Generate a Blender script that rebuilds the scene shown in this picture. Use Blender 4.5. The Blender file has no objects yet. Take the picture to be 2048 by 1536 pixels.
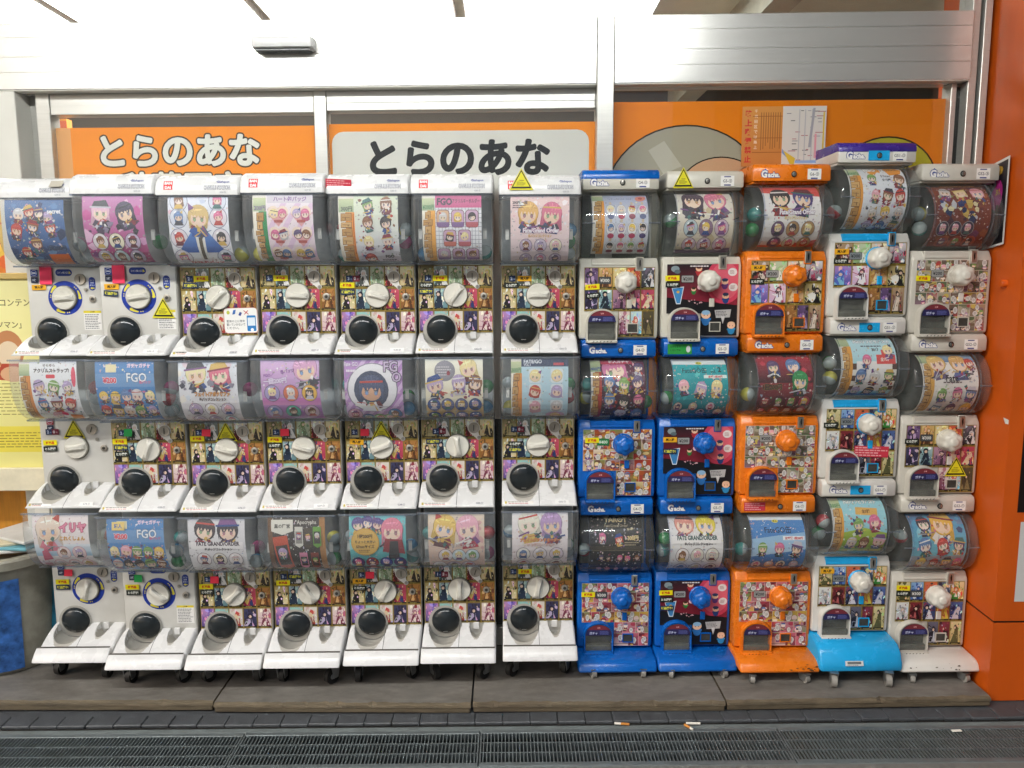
import bpy, bmesh, math, random
import numpy as np
from mathutils import Matrix, Vector
rad = math.radians
S = bpy.context.scene
C = S.collection

# ------------------------------------------------------------------ camera
F_PX, CAM = 1546.0, Vector((0.182, -2.864, 1.548))
YAW, PITCH, ROLL = rad(0.505), rad(7.506), rad(-0.269)
_f = Vector((math.sin(YAW)*math.cos(PITCH), math.cos(YAW)*math.cos(PITCH), -math.sin(PITCH)))
_r = Vector((math.cos(YAW), -math.sin(YAW), 0)); _u = _r.cross(_f)
_R = _r*math.cos(ROLL) + _u*math.sin(ROLL); _U = -_r*math.sin(ROLL) + _u*math.cos(ROLL)
cd = bpy.data.cameras.new('camera'); cam = bpy.data.objects.new('camera', cd); C.objects.link(cam)
cd.sensor_width = 36; cd.lens = 36*F_PX/2048; cd.clip_start = 0.05; cd.clip_end = 500
cam.matrix_world = Matrix(((_R.x, _U.x, -_f.x, CAM.x), (_R.y, _U.y, -_f.y, CAM.y), (_R.z, _U.z, -_f.z, CAM.z), (0, 0, 0, 1)))
S.camera = cam
# ------------------------------------------------------------------ light
SUN_AZ, SUN_EL = rad(-55), rad(38)          # azimuth from the street normal (-Y), negative = towards -X
sdir = Vector((math.sin(SUN_AZ)*math.cos(SUN_EL), -math.cos(SUN_AZ)*math.cos(SUN_EL), math.sin(SUN_EL)))
w = bpy.data.worlds.new('World'); S.world = w; w.use_nodes = True
nt = w.node_tree; bgn = nt.nodes['Background']
sky = nt.nodes.new('ShaderNodeTexSky'); sky.sky_type = 'NISHITA'; sky.sun_disc = False
sky.sun_elevation = SUN_EL; sky.sun_rotation = math.atan2(sdir.x, sdir.y); sky.air_density = 1.0; sky.dust_density = 4.0; sky.ozone_density = 1.0
nt.links.new(sky.outputs[0], bgn.inputs[0]); bgn.inputs[1].default_value = 0.085
sl = bpy.data.lights.new('sun', 'SUN'); sl.energy = 0.5; sl.angle = rad(30); sl.color = (1.0, 0.97, 0.93)
so = bpy.data.objects.new('sun', sl); C.objects.link(so); so.rotation_euler = sdir.to_track_quat('Z', 'Y').to_euler(); so.location = sdir*20
S.view_settings.view_transform = 'Standard'; S.view_settings.look = 'None'; S.view_settings.gamma = 1
S.view_settings.use_curve_mapping = False; S.view_settings.exposure = 0.5
S.cycles.max_bounces = 5; S.cycles.diffuse_bounces = 3; S.cycles.glossy_bounces = 3; S.cycles.transparent_max_bounces = 16; S.cycles.caustics_reflective = False; S.cycles.caustics_refractive = False
S.cycles.use_denoising = True; S.cycles.use_adaptive_sampling = True; S.cycles.adaptive_threshold = 0.03; S.cycles.sample_clamp_indirect = 6

def at(u, v, Y):                              # photo pixel -> point on the plane y = Y
    d = _f + _R*((u-1024)/F_PX) - _U*((v-768)/F_PX)
    return CAM + d*((Y-CAM.y)/d.y)
def atz(u, v, Z):
    d = _f + _R*((u-1024)/F_PX) - _U*((v-768)/F_PX)
    return CAM + d*((Z-CAM.z)/d.z)

# ------------------------------------------------------------------ colours and materials
def srgb(c): return c/12.92 if c <= 0.04045 else ((c+0.055)/1.055)**2.4
def hx(s, k=1.0):
    s = s.lstrip('#'); return tuple(srgb(int(s[i:i+2], 16)/255)*k for i in (0, 2, 4))
MATS = {}
def mat(name, col, rough=0.5, metal=0.0, var=0.12, scale=18.0, bump=0.0, bscale=120.0, spec=0.5, dirt=None, dirt_amt=0.0, stretch=(1, 1, 1), coat=0.0, rvar=0.12):
    if name in MATS: return MATS[name]
    m = bpy.data.materials.new(name); m.use_nodes = True; n = m.node_tree.nodes; L = m.node_tree.links; b = n['Principled BSDF']
    b.inputs['Roughness'].default_value = rough; b.inputs['Metallic'].default_value = metal; b.inputs['Specular IOR Level'].default_value = spec
    b.inputs['Coat Weight'].default_value = coat
    if isinstance(col, str): col = hx(col)
    tc = n.new('ShaderNodeTexCoord'); mp = n.new('ShaderNodeMapping'); mp.inputs['Scale'].default_value = stretch
    geo = n.new('ShaderNodeNewGeometry'); L.new(geo.outputs['Position'], mp.inputs['Vector'])
    nz = n.new('ShaderNodeTexNoise'); nz.inputs['Scale'].default_value = scale; nz.inputs['Detail'].default_value = 3; nz.inputs['Roughness'].default_value = 0.62
    L.new(mp.outputs[0], nz.inputs['Vector'])
    r = n.new('ShaderNodeMapRange'); r.inputs['From Min'].default_value = 0.28; r.inputs['From Max'].default_value = 0.72
    r.inputs['To Min'].default_value = 1-var; r.inputs['To Max'].default_value = 1+var*0.6; L.new(nz.outputs['Fac'], r.inputs['Value'])
    mx = n.new('ShaderNodeMix'); mx.data_type = 'RGBA'; mx.blend_type = 'MULTIPLY'; mx.inputs['Factor'].default_value = 1
    mx.inputs['A'].default_value = (*col, 1); L.new(r.outputs[0], mx.inputs['B']); out = mx.outputs['Result']
    if dirt:
        n2 = n.new('ShaderNodeTexNoise'); n2.inputs['Scale'].default_value = scale*0.45; n2.inputs['Detail'].default_value = 5; n2.inputs['Roughness'].default_value = 0.7
        L.new(mp.outputs[0], n2.inputs['Vector'])
        cr = n.new('ShaderNodeMapRange'); cr.inputs['From Min'].default_value = 0.46; cr.inputs['From Max'].default_value = 0.92; cr.inputs['To Max'].default_value = dirt_amt
        L.new(n2.outputs['Fac'], cr.inputs['Value'])
        m2 = n.new('ShaderNodeMix'); m2.data_type = 'RGBA'; L.new(cr.outputs[0], m2.inputs['Factor']); L.new(out, m2.inputs['A']); m2.inputs['B'].default_value = (*hx(dirt), 1); out = m2.outputs['Result']
    L.new(out, b.inputs['Base Color'])
    rr = n.new('ShaderNodeMapRange'); rr.inputs['To Min'].default_value = max(0.02, rough-rvar); rr.inputs['To Max'].default_value = min(1, rough+rvar); L.new(nz.outputs['Fac'], rr.inputs['Value']); L.new(rr.outputs[0], b.inputs['Roughness'])
    if bump:
        nb = n.new('ShaderNodeTexNoise'); nb.inputs['Scale'].default_value = bscale; nb.inputs['Detail'].default_value = 2; L.new(mp.outputs[0], nb.inputs['Vector'])
        bp = n.new('ShaderNodeBump'); bp.inputs['Strength'].default_value = bump; bp.inputs['Distance'].default_value = 0.003; L.new(nb.outputs['Fac'], bp.inputs['Height']); L.new(bp.outputs[0], b.inputs['Normal'])
    MATS[name] = m; return m
def clear_mat(name, tint, haze, ior=1.45, rough=0.04):
    m = bpy.data.materials.new(name); m.use_nodes = True; n = m.node_tree.nodes; L = m.node_tree.links
    n.remove(n['Principled BSDF']); o = n['Material Output']
    t = n.new('ShaderNodeBsdfTransparent'); t.inputs[0].default_value = (*tint, 1)
    d = n.new('ShaderNodeBsdfDiffuse'); d.inputs[0].default_value = (0.75, 0.78, 0.8, 1)
    g = n.new('ShaderNodeBsdfGlossy'); g.inputs['Roughness'].default_value = rough
    geo = n.new('ShaderNodeNewGeometry')
    a = n.new('ShaderNodeMixShader'); a.inputs[0].default_value = haze; L.new(t.outputs[0], a.inputs[1]); L.new(d.outputs[0], a.inputs[2])
    f0 = ((ior-1)/(ior+1))**2                                            # Schlick, the same from both sides of the thin sheet
    dt = n.new('ShaderNodeVectorMath'); dt.operation = 'DOT_PRODUCT'; L.new(geo.outputs['Normal'], dt.inputs[0]); L.new(geo.outputs['Incoming'], dt.inputs[1])
    def mth(op, a, b_=None, c_=None):
        q = n.new('ShaderNodeMath'); q.operation = op
        for i, x in enumerate((a, b_, c_)):
            if x is None: continue
            if isinstance(x, (int, float)): q.inputs[i].default_value = x
            else: L.new(x, q.inputs[i])
        return q.outputs[0]
    fac = mth('MULTIPLY_ADD', mth('POWER', mth('SUBTRACT', 1.0, mth('ABSOLUTE', dt.outputs['Value'])), 5.0), 1-f0, f0)
    b = n.new('ShaderNodeMixShader'); L.new(fac, b.inputs[0]); L.new(a.outputs[0], b.inputs[1]); L.new(g.outputs[0], b.inputs[2]); L.new(b.outputs[0], o.inputs['Surface'])
    return m
def print_mat(name, rough=0.4, spec=0.4):
    m = bpy.data.materials.new(name); m.use_nodes = True; n = m.node_tree.nodes; L = m.node_tree.links; b = n['Principled BSDF']
    a = n.new('ShaderNodeAttribute'); a.attribute_name = 'Col'; L.new(a.outputs['Color'], b.inputs['Base Color'])
    b.inputs['Roughness'].default_value = rough; b.inputs['Specular IOR Level'].default_value = spec; return m
def emit_mat(name, col, st):
    m = bpy.data.materials.new(name); m.use_nodes = True; n = m.node_tree.nodes; n.remove(n['Principled BSDF'])
    e = n.new('ShaderNodeEmission'); e.inputs[0].default_value = (*col, 1); e.inputs[1].default_value = st; m.node_tree.links.new(e.outputs[0], n['Material Output'].inputs['Surface']); return m

WHITE = mat('white_plastic', '#d3d1cb', 0.33, var=0.06, scale=9, dirt='#b8b09c', dirt_amt=0.30)
TRAYW = mat('tray_white_plastic', '#dcdcdc', 0.27, var=0.04, scale=12, dirt='#b4aca0', dirt_amt=0.22)
SCOOP = mat('capsule_scoop_grey', '#b3afa7', 0.4, var=0.06)
CREAM = mat('aged_cream_plastic', '#cbc8bc', 0.36, var=0.07, scale=10, dirt='#a79d85', dirt_amt=0.35)
BLUE = mat('blue_plastic', '#0c5db2', 0.25, var=0.08, dirt='#0a3f80', dirt_amt=0.25)
ORANGE = mat('orange_plastic', '#e0761a', 0.27, var=0.08, dirt='#a55a1c', dirt_amt=0.25)
LBLUE = mat('light_blue_plastic', '#23a3df', 0.25, var=0.08, dirt='#1b7eb0', dirt_amt=0.2)
PURPLE = mat('purple_plastic', '#3d2a86', 0.25, var=0.08)
GREYW = mat('grey_white_plastic', '#c6c2b8', 0.35, var=0.07, dirt='#a39a8a', dirt_amt=0.3)
DARKIN = mat('machine_interior_grey', '#a2a8aa', 0.6, var=0.25, scale=14)
KNOBW = mat('knob_ivory', '#d6d3c9', 0.3, var=0.05, dirt='#a89a7c', dirt_amt=0.3)
BALL = mat('smoked_black_door', '#262b2e', 0.13, var=0.1, rvar=0.04, spec=0.35)
CHROME = mat('worn_nickel', '#b9b6ae', 0.32, metal=0.9, var=0.15)
DARK = mat('dark_slit', '#0d0d0d', 0.5)
RUBBER = mat('black_rubber', '#1c1b1a', 0.6, var=0.2)
GREYWH = mat('grey_caster_wheel', '#8d8a84', 0.5, var=0.2)
ZINC = mat('zinc_fork', '#a5a7a8', 0.35, metal=0.85, var=0.2)
ALU = mat('brushed_aluminium', '#c9c8c3', 0.30, metal=0.55, var=0.06, scale=6, stretch=(0.5, 1, 22), rvar=0.05, dirt='#8e8b84', dirt_amt=0.12)
ALUH = mat('polished_aluminium_header', '#dbdad6', 0.27, metal=0.6, var=0.015, scale=4, stretch=(0.3, 1, 8), rvar=0.006)
CLEAR = clear_mat('clear_plastic', (0.955, 0.97, 0.985), 0.10)
CLEARG = clear_mat('clear_plastic_smoky', (0.94, 0.955, 0.95), 0.055)
GLASS = clear_mat('window_glass', (0.98, 0.99, 0.98), 0.004, 1.45, 0.01)
PRINT = print_mat('printed_card')
STICK = print_mat('printed_sticker', 0.45, 0.35)
SIGN = print_mat('printed_sign', 0.35, 0.4)

def film_mat(name):                                                      # printed film on the pane, lit from the shop side too
    m = bpy.data.materials.new(name); m.use_nodes = True; n = m.node_tree.nodes; L = m.node_tree.links; n.remove(n['Principled BSDF'])
    a = n.new('ShaderNodeAttribute'); a.attribute_name = 'Col'; d = n.new('ShaderNodeBsdfDiffuse'); t = n.new('ShaderNodeBsdfTranslucent'); x = n.new('ShaderNodeMixShader'); x.inputs[0].default_value = .12
    L.new(a.outputs['Color'], d.inputs[0]); L.new(a.outputs['Color'], t.inputs[0]); L.new(d.outputs[0], x.inputs[1]); L.new(t.outputs[0], x.inputs[2]); L.new(x.outputs[0], n['Material Output'].inputs['Surface']); return m
FILM = film_mat('window_film')
# ------------------------------------------------------------------ mesh helpers
def finish(me, m, smooth=35):
    me.materials.append(m)
    if smooth: me.shade_smooth(); me.set_sharp_from_angle(angle=rad(smooth))
    return me
def mesh(name, v, f, m, smooth=35, recalc=True):
    me = bpy.data.meshes.new(name); me.from_pydata([tuple(p) for p in v], [], f)
    if recalc:
        bm = bmesh.new(); bm.from_mesh(me); bmesh.ops.remove_doubles(bm, verts=bm.verts, dist=1e-6); bmesh.ops.recalc_face_normals(bm, faces=bm.faces); bm.to_mesh(me); bm.free()
    me.update(); return finish(me, m, smooth)
class MB:
    def __init__(s): s.v, s.f = [], []
    def add(s, v, f):
        o = len(s.v); s.v += [tuple(p) for p in v]; s.f += [tuple(i+o for i in q) for q in f]; return s
    def box(s, x0, x1, y0, y1, z0, z1, T=None):
        v = [Vector((x, y, z)) for x in (x0, x1) for y in (y0, y1) for z in (z0, z1)]
        if T: v = [T @ p for p in v]
        return s.add(v, [(0, 1, 3, 2), (4, 6, 7, 5), (0, 4, 5, 1), (2, 3, 7, 6), (0, 2, 6, 4), (1, 5, 7, 3)])
    def rbox(s, x0, x1, y0, y1, z0, z1, b=0.004, seg=2, T=None):
        bm = bmesh.new(); bmesh.ops.create_cube(bm, size=1)
        for p in bm.verts: p.co = Vector(((x0+x1)/2+p.co.x*(x1-x0), (y0+y1)/2+p.co.y*(y1-y0), (z0+z1)/2+p.co.z*(z1-z0)))
        bmesh.ops.bevel(bm, geom=bm.edges[:], offset=min(b, 0.49*min(x1-x0, y1-y0, z1-z0)), segments=seg, profile=0.5, affect='EDGES')
        bm.verts.ensure_lookup_table(); v = [p.co.copy() for p in bm.verts]
        if T: v = [T @ p for p in v]
        s.add(v, [[q.index for q in f.verts] for f in bm.faces]); bm.free(); return s
    def loft(s, rings, cap=True, closed=True):
        n = len(rings[0]); o = len(s.v)
        for r in rings: s.v += [tuple(p) for p in r]
        for i in range(len(rings)-1):
            for j in range(n if closed else n-1):
                a, b = o+i*n+j, o+i*n+(j+1) % n; s.f.append((a, b, b+n, a+n))
        if cap: s.f.append(tuple(o+j for j in range(n))[::-1]); s.f.append(tuple(o+(len(rings)-1)*n+j for j in range(n)))
        return s
    def lathe_y(s, prof, cx, cz, n=32, lobes=0, amp=0.0, cap=True):     # prof: (y, r); axis along Y
        rings = []
        for (y, r) in prof:
            rings.append([(cx+(r*(1+amp*math.cos(lobes*t)))*math.cos(t), y, cz+(r*(1+amp*math.cos(lobes*t)))*math.sin(t)) for t in [2*math.pi*k/n for k in range(n)]])
        return s.loft(rings, cap)
    def lathe_z(s, prof, cx=0, cy=0, n=32, ex=1.0, ey=1.0, cap=True):
        return s.loft([[(cx+r*ex*math.cos(t), cy+r*ey*math.sin(t), z) for t in [2*math.pi*k/n for k in range(n)]] for (z, r) in prof], cap)
    def cyl_x(s, x0, x1, cy, cz, r, n=24):
        return s.loft([[(x, cy+r*math.cos(t), cz+r*math.sin(t)) for t in [2*math.pi*k/n for k in range(n)]] for x in (x0, x1)])
    def loft_x(s, prof, xs, cap=True, closed=True):                      # prof (y,z), xs: (x, inset)
        cy = sum(p[0] for p in prof)/len(prof); cz = sum(p[1] for p in prof)/len(prof); rings = []
        for (x, ins) in xs:
            ring = []
            for (y, z) in prof:
                d = math.hypot(cy-y, cz-z) or 1; k = ins/d; ring.append((x, y+(cy-y)*k, z+(cz-z)*k))
            rings.append(ring)
        return s.loft(rings, cap, closed)
    def build(s, name, m, smooth=35): return mesh(name, s.v, s.f, m, smooth)
def round_ends(x0, x1, r, n=4):
    a = [(x0+r-r*math.cos(t), r-r*math.sin(t)) for t in [math.pi/2*k/n for k in range(n+1)]]
    return a + [(x0+x1-x, i) for (x, i) in reversed(a)]
def link(name, me, parent=None, loc=(0, 0, 0), rot=None, label=None, cat=None, group=None, kind=None):
    o = bpy.data.objects.new(name, me); C.objects.link(o); o.location = loc
    if rot: o.rotation_euler = rot
    if parent: o.parent = parent
    for k, v in (('label', label), ('category', cat), ('group', group), ('kind', kind)):
        if v: o[k] = v
    return o

# ------------------------------------------------------------------ flat print: coloured 2D shapes laid on a sheet
_tc = {}
_to = None
def glyphs(s, bold=0.0, res=2):
    global _to
    k = (s, bold, res)
    if k in _tc: return _tc[k]
    if _to is None:
        cu = bpy.data.curves.new('tmp_text', 'FONT'); _to = bpy.data.objects.new('tmp_text', cu); C.objects.link(_to)
    cu = _to.data; cu.body = s; cu.offset = bold; cu.resolution_u = res; cu.fill_mode = 'FRONT'
    dg = bpy.context.evaluated_depsgraph_get(); dg.update()
    me = bpy.data.meshes.new_from_object(_to.evaluated_get(dg)); me.calc_loop_triangles()
    v = np.array([p.co[:2] for p in me.vertices]) if len(me.vertices) else np.zeros((0, 2))
    t = [tuple(q.vertices) for q in me.loop_triangles]; bpy.data.meshes.remove(me)
    if len(v): lo, hi = v.min(0), v.max(0); v = v-(lo+hi)/2; _tc[k] = (v, t, hi-lo)
    else: _tc[k] = (v, t, np.array([1, 1]))
    return _tc[k]
def clip_poly(P, ax, val, keep_greater):
    out = []; n = len(P)
    for i in range(n):
        a, b = P[i], P[(i+1) % n]; da = (a[ax]-val)*(1 if keep_greater else -1); db = (b[ax]-val)*(1 if keep_greater else -1)
        if da >= 0: out.append(a)
        if (da > 0 and db < 0) or (da < 0 and db > 0):
            t = da/(da-db); out.append(tuple(a[k]+(b[k]-a[k])*t for k in range(len(a))))
    return out
SKIN = ['#f3d9c4', '#f0d2bd', '#f6e2d2', '#c98f6d', '#efd0b4']
HAIR = ['#e9c25a', '#d86f96', '#b9a4c9', '#5b4a72', '#3a3136', '#d9d3d3', '#c2453a', '#8a5a3c', '#f0dca0', '#5f7fb0', '#7fa55a', '#efb0bd']
CLOTH = ['#2f4a8a', '#8a2f3f', '#3b3b46', '#c9c4cf', '#7a4a86', '#b8443c', '#3f6f6a', '#d8b25a', '#6a2430']
class Print:
    EPS = 0.00002
    def __init__(s, W=1.0, seed=0, ky=None): s.t = []; s.z = 0; s.top = 0; s.k = W; s.ky = ky or W; s.rng = random.Random(seed); s.clip = None; s.rot = None
    def poly(s, pts, col, col2=None, ax=1):                               # convex polygon, optional gradient along ax
        c = hx(col) if isinstance(col, str) else col; c2 = (hx(col2) if isinstance(col2, str) else col2) if col2 else c
        if s.rot:
            ox, oy, an = s.rot; ca, sa = math.cos(an), math.sin(an); pts = [(ox+(a-ox)*ca-(b-oy)*sa, oy+(a-ox)*sa+(b-oy)*ca) for a, b in pts]
        lo = min(p[ax] for p in pts); hi = max(p[ax] for p in pts); d = (hi-lo) or 1
        P = [(p[0], p[1], *(c[i]+(c2[i]-c[i])*(p[ax]-lo)/d for i in range(3))) for p in pts]
        if s.clip:
            x0, y0, x1, y1 = s.clip
            for a, v, g in ((0, x0, 1), (0, x1, 0), (1, y0, 1), (1, y1, 0)):
                P = clip_poly(P, a, v, g)
                if len(P) < 3: return
        for i in range(1, len(P)-1): s.t.append(((P[0], P[i], P[i+1]), s.z))
        s.top = max(s.top, s.z); s.z += 1
    def rect(s, x0, y0, x1, y1, col, col2=None, ax=1): s.poly([(x0, y0), (x1, y0), (x1, y1), (x0, y1)], col, col2, ax)
    def disc(s, x, y, rx, ry=None, col='#fff', n=18, rot=0, col2=None):
        ry = ry or rx; c, d = math.cos(rot), math.sin(rot)
        s.poly([(x+rx*math.cos(t)*c-ry*math.sin(t)*d, y+rx*math.cos(t)*d+ry*math.sin(t)*c) for t in [2*math.pi*k/n for k in range(n)]], col, col2)
    def rrect(s, x0, y0, x1, y1, r, col, n=4, col2=None):
        P = []
        for cx, cy, a in ((x1-r, y1-r, 0), (x0+r, y1-r, 90), (x0+r, y0+r, 180), (x1-r, y0+r, 270)):
            P += [(cx+r*math.cos(rad(a+90*k/n)), cy+r*math.sin(rad(a+90*k/n))) for k in range(n+1)]
        s.poly(P, col, col2)
    def line(s, x0, y0, x1, y1, w, col):
        d = math.hypot(x1-x0, y1-y0) or 1; nx, ny = -(y1-y0)/d*w/2, (x1-x0)/d*w/2
        s.poly([(x0-nx, y0-ny), (x1-nx, y1-ny), (x1+nx, y1+ny), (x0+nx, y0+ny)], col)
    def text(s, st, x, y, h, col, maxw=None, bold=0.0, rot=0, anchor='c', outline=None, ow=0.05, multi=False):
        v, t, d = glyphs(st, bold)
        if not len(v): return
        k = h/max(d[1], 0.3); kx = k
        if maxw and d[0]*k > maxw: kx = maxw/d[0]
        if anchor == 'l': x += d[0]*kx/2
        if anchor == 'r': x -= d[0]*kx/2
        passes = []
        if multi:
            v, t, d = glyphs(st, 0.0, 5)
            ring = lambda r, n, c: [(v+np.array([r*math.cos(6.2832*i/n)*k/kx, r*math.sin(6.2832*i/n)]), t, c) for i in range(n)]
            if outline: passes += ring(bold+ow, 16, outline)+ring((bold+ow)*.55, 8, outline)
            passes += ring(bold, 12, col)+[(v, t, col)]
        else:
            if outline: passes.append((*glyphs(st, bold+ow)[:2], outline))
            passes.append((v, t, col))
        for (vv, tt, cc) in passes:
            c = hx(cc); cr, sr = math.cos(rad(rot)), math.sin(rad(rot))
            P = [(x+a*kx*cr-b*k*sr, y+a*kx*sr+b*k*cr, *c) for a, b in vv]
            for q in tt:
                T = [P[i] for i in q]
                if s.clip:
                    x0, y0, x1, y1 = s.clip
                    for a, vl, g in ((0, x0, 1), (0, x1, 0), (1, y0, 1), (1, y1, 0)):
                        T = clip_poly(T, a, vl, g)
                        if len(T) < 3: break
                    if len(T) < 3: continue
                for i in range(1, len(T)-1): s.t.append(((T[0], T[i], T[i+1]), s.z))
            s.top = max(s.top, s.z); s.z += 1
    def lines(s, x0, y0, x1, y1, n, col, vert=False, fill=0.45):          # rows of small print too fine to read
        z = s.z
        for i in range(n):
            s.z = z
            if vert: a = x0+(x1-x0)*(i+0.5)/n; q = (x1-x0)/n*fill/2; s.rect(a-q, y0+(y1-y0)*s.rng.uniform(0, 0.3), a+q, y1, col)
            else:
                b = y0+(y1-y0)*(i+0.5)/n; q = (y1-y0)/n*fill/2; e = x0+(x1-x0)*s.rng.uniform(0.7, 1); x = x0
                while x < e:
                    l = (x1-x0)*s.rng.uniform(0.05, 0.16); s.z = z; s.rect(x, b-q, min(x+l, e), b+q, col); x += l+(x1-x0)*0.025
        s.z = z+1
    def free(s): s.z = s.top+1
    # generic stand-in figures: round heads with plain hair, no one in particular
    def head(s, x, y, r, hair=None, skin=None, cloth=None, eyes=True, body=True):
        g = s.rng; hair = hair or g.choice(HAIR);  skin = skin or g.choice(SKIN[:3] + SKIN[4:]); cloth = cloth or g.choice(CLOTH); z = s.z; s.rot = (x, y, g.uniform(-.28, .28))
        hl = g.choice([0, 0, .5, .9]); line_ = tuple(q*0.45 for q in hx(hair)); dk = tuple(q*0.72 for q in hx(hair))
        if hl:
            w_ = r*g.uniform(.85, 1.15); s.poly([(x-w_, y-r*(.5+hl)), (x-w_*.55, y-r*(.75+hl)), (x+w_*.5, y-r*(.7+hl)), (x+w_, y-r*(.45+hl)), (x+r*.95, y+r*.2), (x-r*.95, y+r*.2)], dk)
        if body:
            s.poly([(x-r*0.75, y-r*1.75), (x+r*0.75, y-r*1.75), (x+r*0.36, y-r*0.55), (x-r*0.36, y-r*0.55)], cloth)
            s.poly([(x-r*0.95, y-r*1.35), (x-r*0.6, y-r*1.5), (x-r*0.2, y-r*0.7), (x-r*0.45, y-r*0.6)], cloth)
            s.poly([(x+r*0.95, y-r*1.35), (x+r*0.6, y-r*1.5), (x+r*0.2, y-r*0.7), (x+r*0.45, y-r*0.6)], g.choice(CLOTH))
            s.rect(x-r*0.14, y-r*1.3, x+r*0.14, y-r*0.6, g.choice(['#f0ece8', '#d8b25a', '#c2453a']))
        s.disc(x, y, r*1.05, r*1.02, line_, 18); s.disc(x, y, r*0.99, r*0.97, hair, 18)
        s.disc(x, y-r*0.22, r*0.78, r*0.66, skin, 16)
        n_ = 14; s.poly([(x+r*math.cos(t), y+r*0.08+r*0.92*math.sin(t)) for t in [math.pi*k/n_ for k in range(n_+1)]], hair)
        k = 4 if r < 8 else 6; q = 1.9/k
        for i in range(k):
            a = x-r*0.95+i*q*r; s.poly([(a, y+r*0.12), (a+q*r*(0.5+g.uniform(-0.3, 0.3)), y-r*g.uniform(0.05, 0.3)), (a+q*r, y+r*0.12)], hair)
        for i in (-1, 1): s.poly([(x+i*r*0.98, y+r*0.15), (x+i*r*0.9, y-r*g.uniform(0.5, 0.9)), (x+i*r*0.66, y+r*0.1)], hair)
        if r > 5: s.disc(x-r*0.1, y+r*0.55, r*0.5, r*0.07, tuple(min(1, q*1.5+0.04) for q in hx(hair)), 10, 0.1)
        for i in range(7 if r > 1.5 else 2):                              # strands
            t = g.uniform(.3, 2.8); s.line(x+r*.95*math.cos(t), y+r*.9*math.sin(t), x+r*.6*math.cos(t), y+r*.3+g.uniform(-.1, .2)*r, r*g.uniform(.03, .08), dk if i % 2 else tuple(min(1, q*1.35+.03) for q in hx(hair)))
        if eyes and r > 1.5:
            ec = hx(g.choice(['#5a7fb0', '#8a4a5c', '#6a8a5a', '#a8763c', '#6a5a70'])); wink = g.random() < .15
            for i in (-1, 1):
                if wink and i == 1: s.rect(x+r*.2, y-r*.3, x+r*.5, y-r*.25, line_); continue
                s.disc(x+i*r*0.36, y-r*0.27, r*0.15, r*0.2, tuple(.5*q+.12 for q in ec), 9); s.disc(x+i*r*0.36, y-r*0.33, r*0.11, r*0.12, tuple(min(1, q*1.3+.1) for q in ec), 8); s.rect(x+i*r*.36-r*.18, y-r*.13, x+i*r*.36+r*.18, y-r*.075, line_)
                s.disc(x+i*r*.48, y-r*.5, r*.13, r*.05, '#eaa89c', 7)
        k = g.random()
        if k < .3: i = g.choice([-1, 1]); s.poly([(x+i*r*0.4, y+r*0.7), (x+i*r*1.05, y+r*1.1), (x+i*r*0.95, y+r*0.4)], g.choice(['#c2453a', '#2f4a8a', '#f2efe8', '#d8b25a', '#7a4a86']))
        elif k < .5: s.poly([(x-r*1.0, y+r*.35), (x-r*.7, y+r*.95), (x+r*.6, y+r*1.1), (x+r*1.0, y+r*.4)], g.choice(CLOTH)); s.line(x-r*1.15, y+r*.36, x+r*1.15, y+r*.4, r*.16, g.choice(CLOTH))
        elif k < .7: s.line(x-r*.9, y+r*.45, x+r*.9, y+r*.55, r*.14, g.choice(['#f2efe8', '#c2453a', '#2c2c34', '#d8b25a']))
        if body and r > 2:
            for i in range(4): t = g.uniform(0, 6.3); s.line(x+r*g.uniform(-.4, .4), y-r*g.uniform(.7, 1.5), x+r*1.3*math.cos(t), y-r*1.25+r*.5*math.sin(t), r*g.uniform(.05, .16), g.choice(CLOTH+['#e9e6e0', '#d8b25a', '#9a98a0']))
            for i in range(4): a, b = x+r*g.uniform(-.6, .6), y-r*g.uniform(.75, 1.7); q = r*g.uniform(.08, .22); s.poly([(a-q, b), (a, b-q*1.3), (a+q, b+q*.4), (a, b+q)], g.choice(CLOTH+['#f0ece8', '#d8b25a']))
        s.rot = None
        return z
    def badge(s, x, y, r, bg=None, ring='#6b5d66', **k):
        z = s.z; bg = bg or s.rng.choice(['#e9dfe3', '#d6c6d8', '#cfdfe6', '#efe3c8', '#f2e9ec', '#c9b4cf'])
        s.disc(x, y, r, r, ring, 20); s.disc(x, y, r*0.93, r*0.93, bg, 20)
        oc = s.clip; s.head(x, y+r*0.15, r*0.5, body=False, **k); s.poly([(x-r*0.55, y-r*0.72), (x+r*0.55, y-r*0.72), (x+r*0.3, y-r*0.3), (x-r*0.3, y-r*0.3)], s.rng.choice(CLOTH)); s.clip = oc
        s.disc(x-r*0.35, y+r*0.55, r*0.2, r*0.09, '#ffffff', 8, 0.6)
        s.z = z
    def badges(s, rows, r, bg=None, ring='#6b5d66'):
        s.free(); z = s.z
        for y, xs in rows:
            for x in xs: s.z = z; s.badge(x, y, r, bg if isinstance(bg, (str, type(None))) else s.rng.choice(bg), ring)
        s.free()
    def heads(s, L, r, **k):
        s.free(); z = s.z
        for i, (x, y) in enumerate(L):
            for _ in range(5):
                s.z = z; a, b = x+s.rng.uniform(-1.3, 1.3)*r, y+s.rng.uniform(-1.8, 1.1)*r; q = r*s.rng.uniform(.15, .42)
                s.z = z+s.rng.randrange(5); s.poly([(a+q*s.rng.uniform(.4, 1)*math.cos(t), b+q*s.rng.uniform(.4, 1)*math.sin(t)) for t in (0.2, 1.5, 2.8, 4.1, 5.2)], s.rng.choice(CLOTH+HAIR))
        for i, (x, y) in enumerate(L): s.z = z+6+(i % 3)*44; s.head(x+r*s.rng.uniform(-.12, .12), y+r*s.rng.uniform(-.1, .1), r*s.rng.uniform(.76, 1.04), **k)
        s.free()
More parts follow.
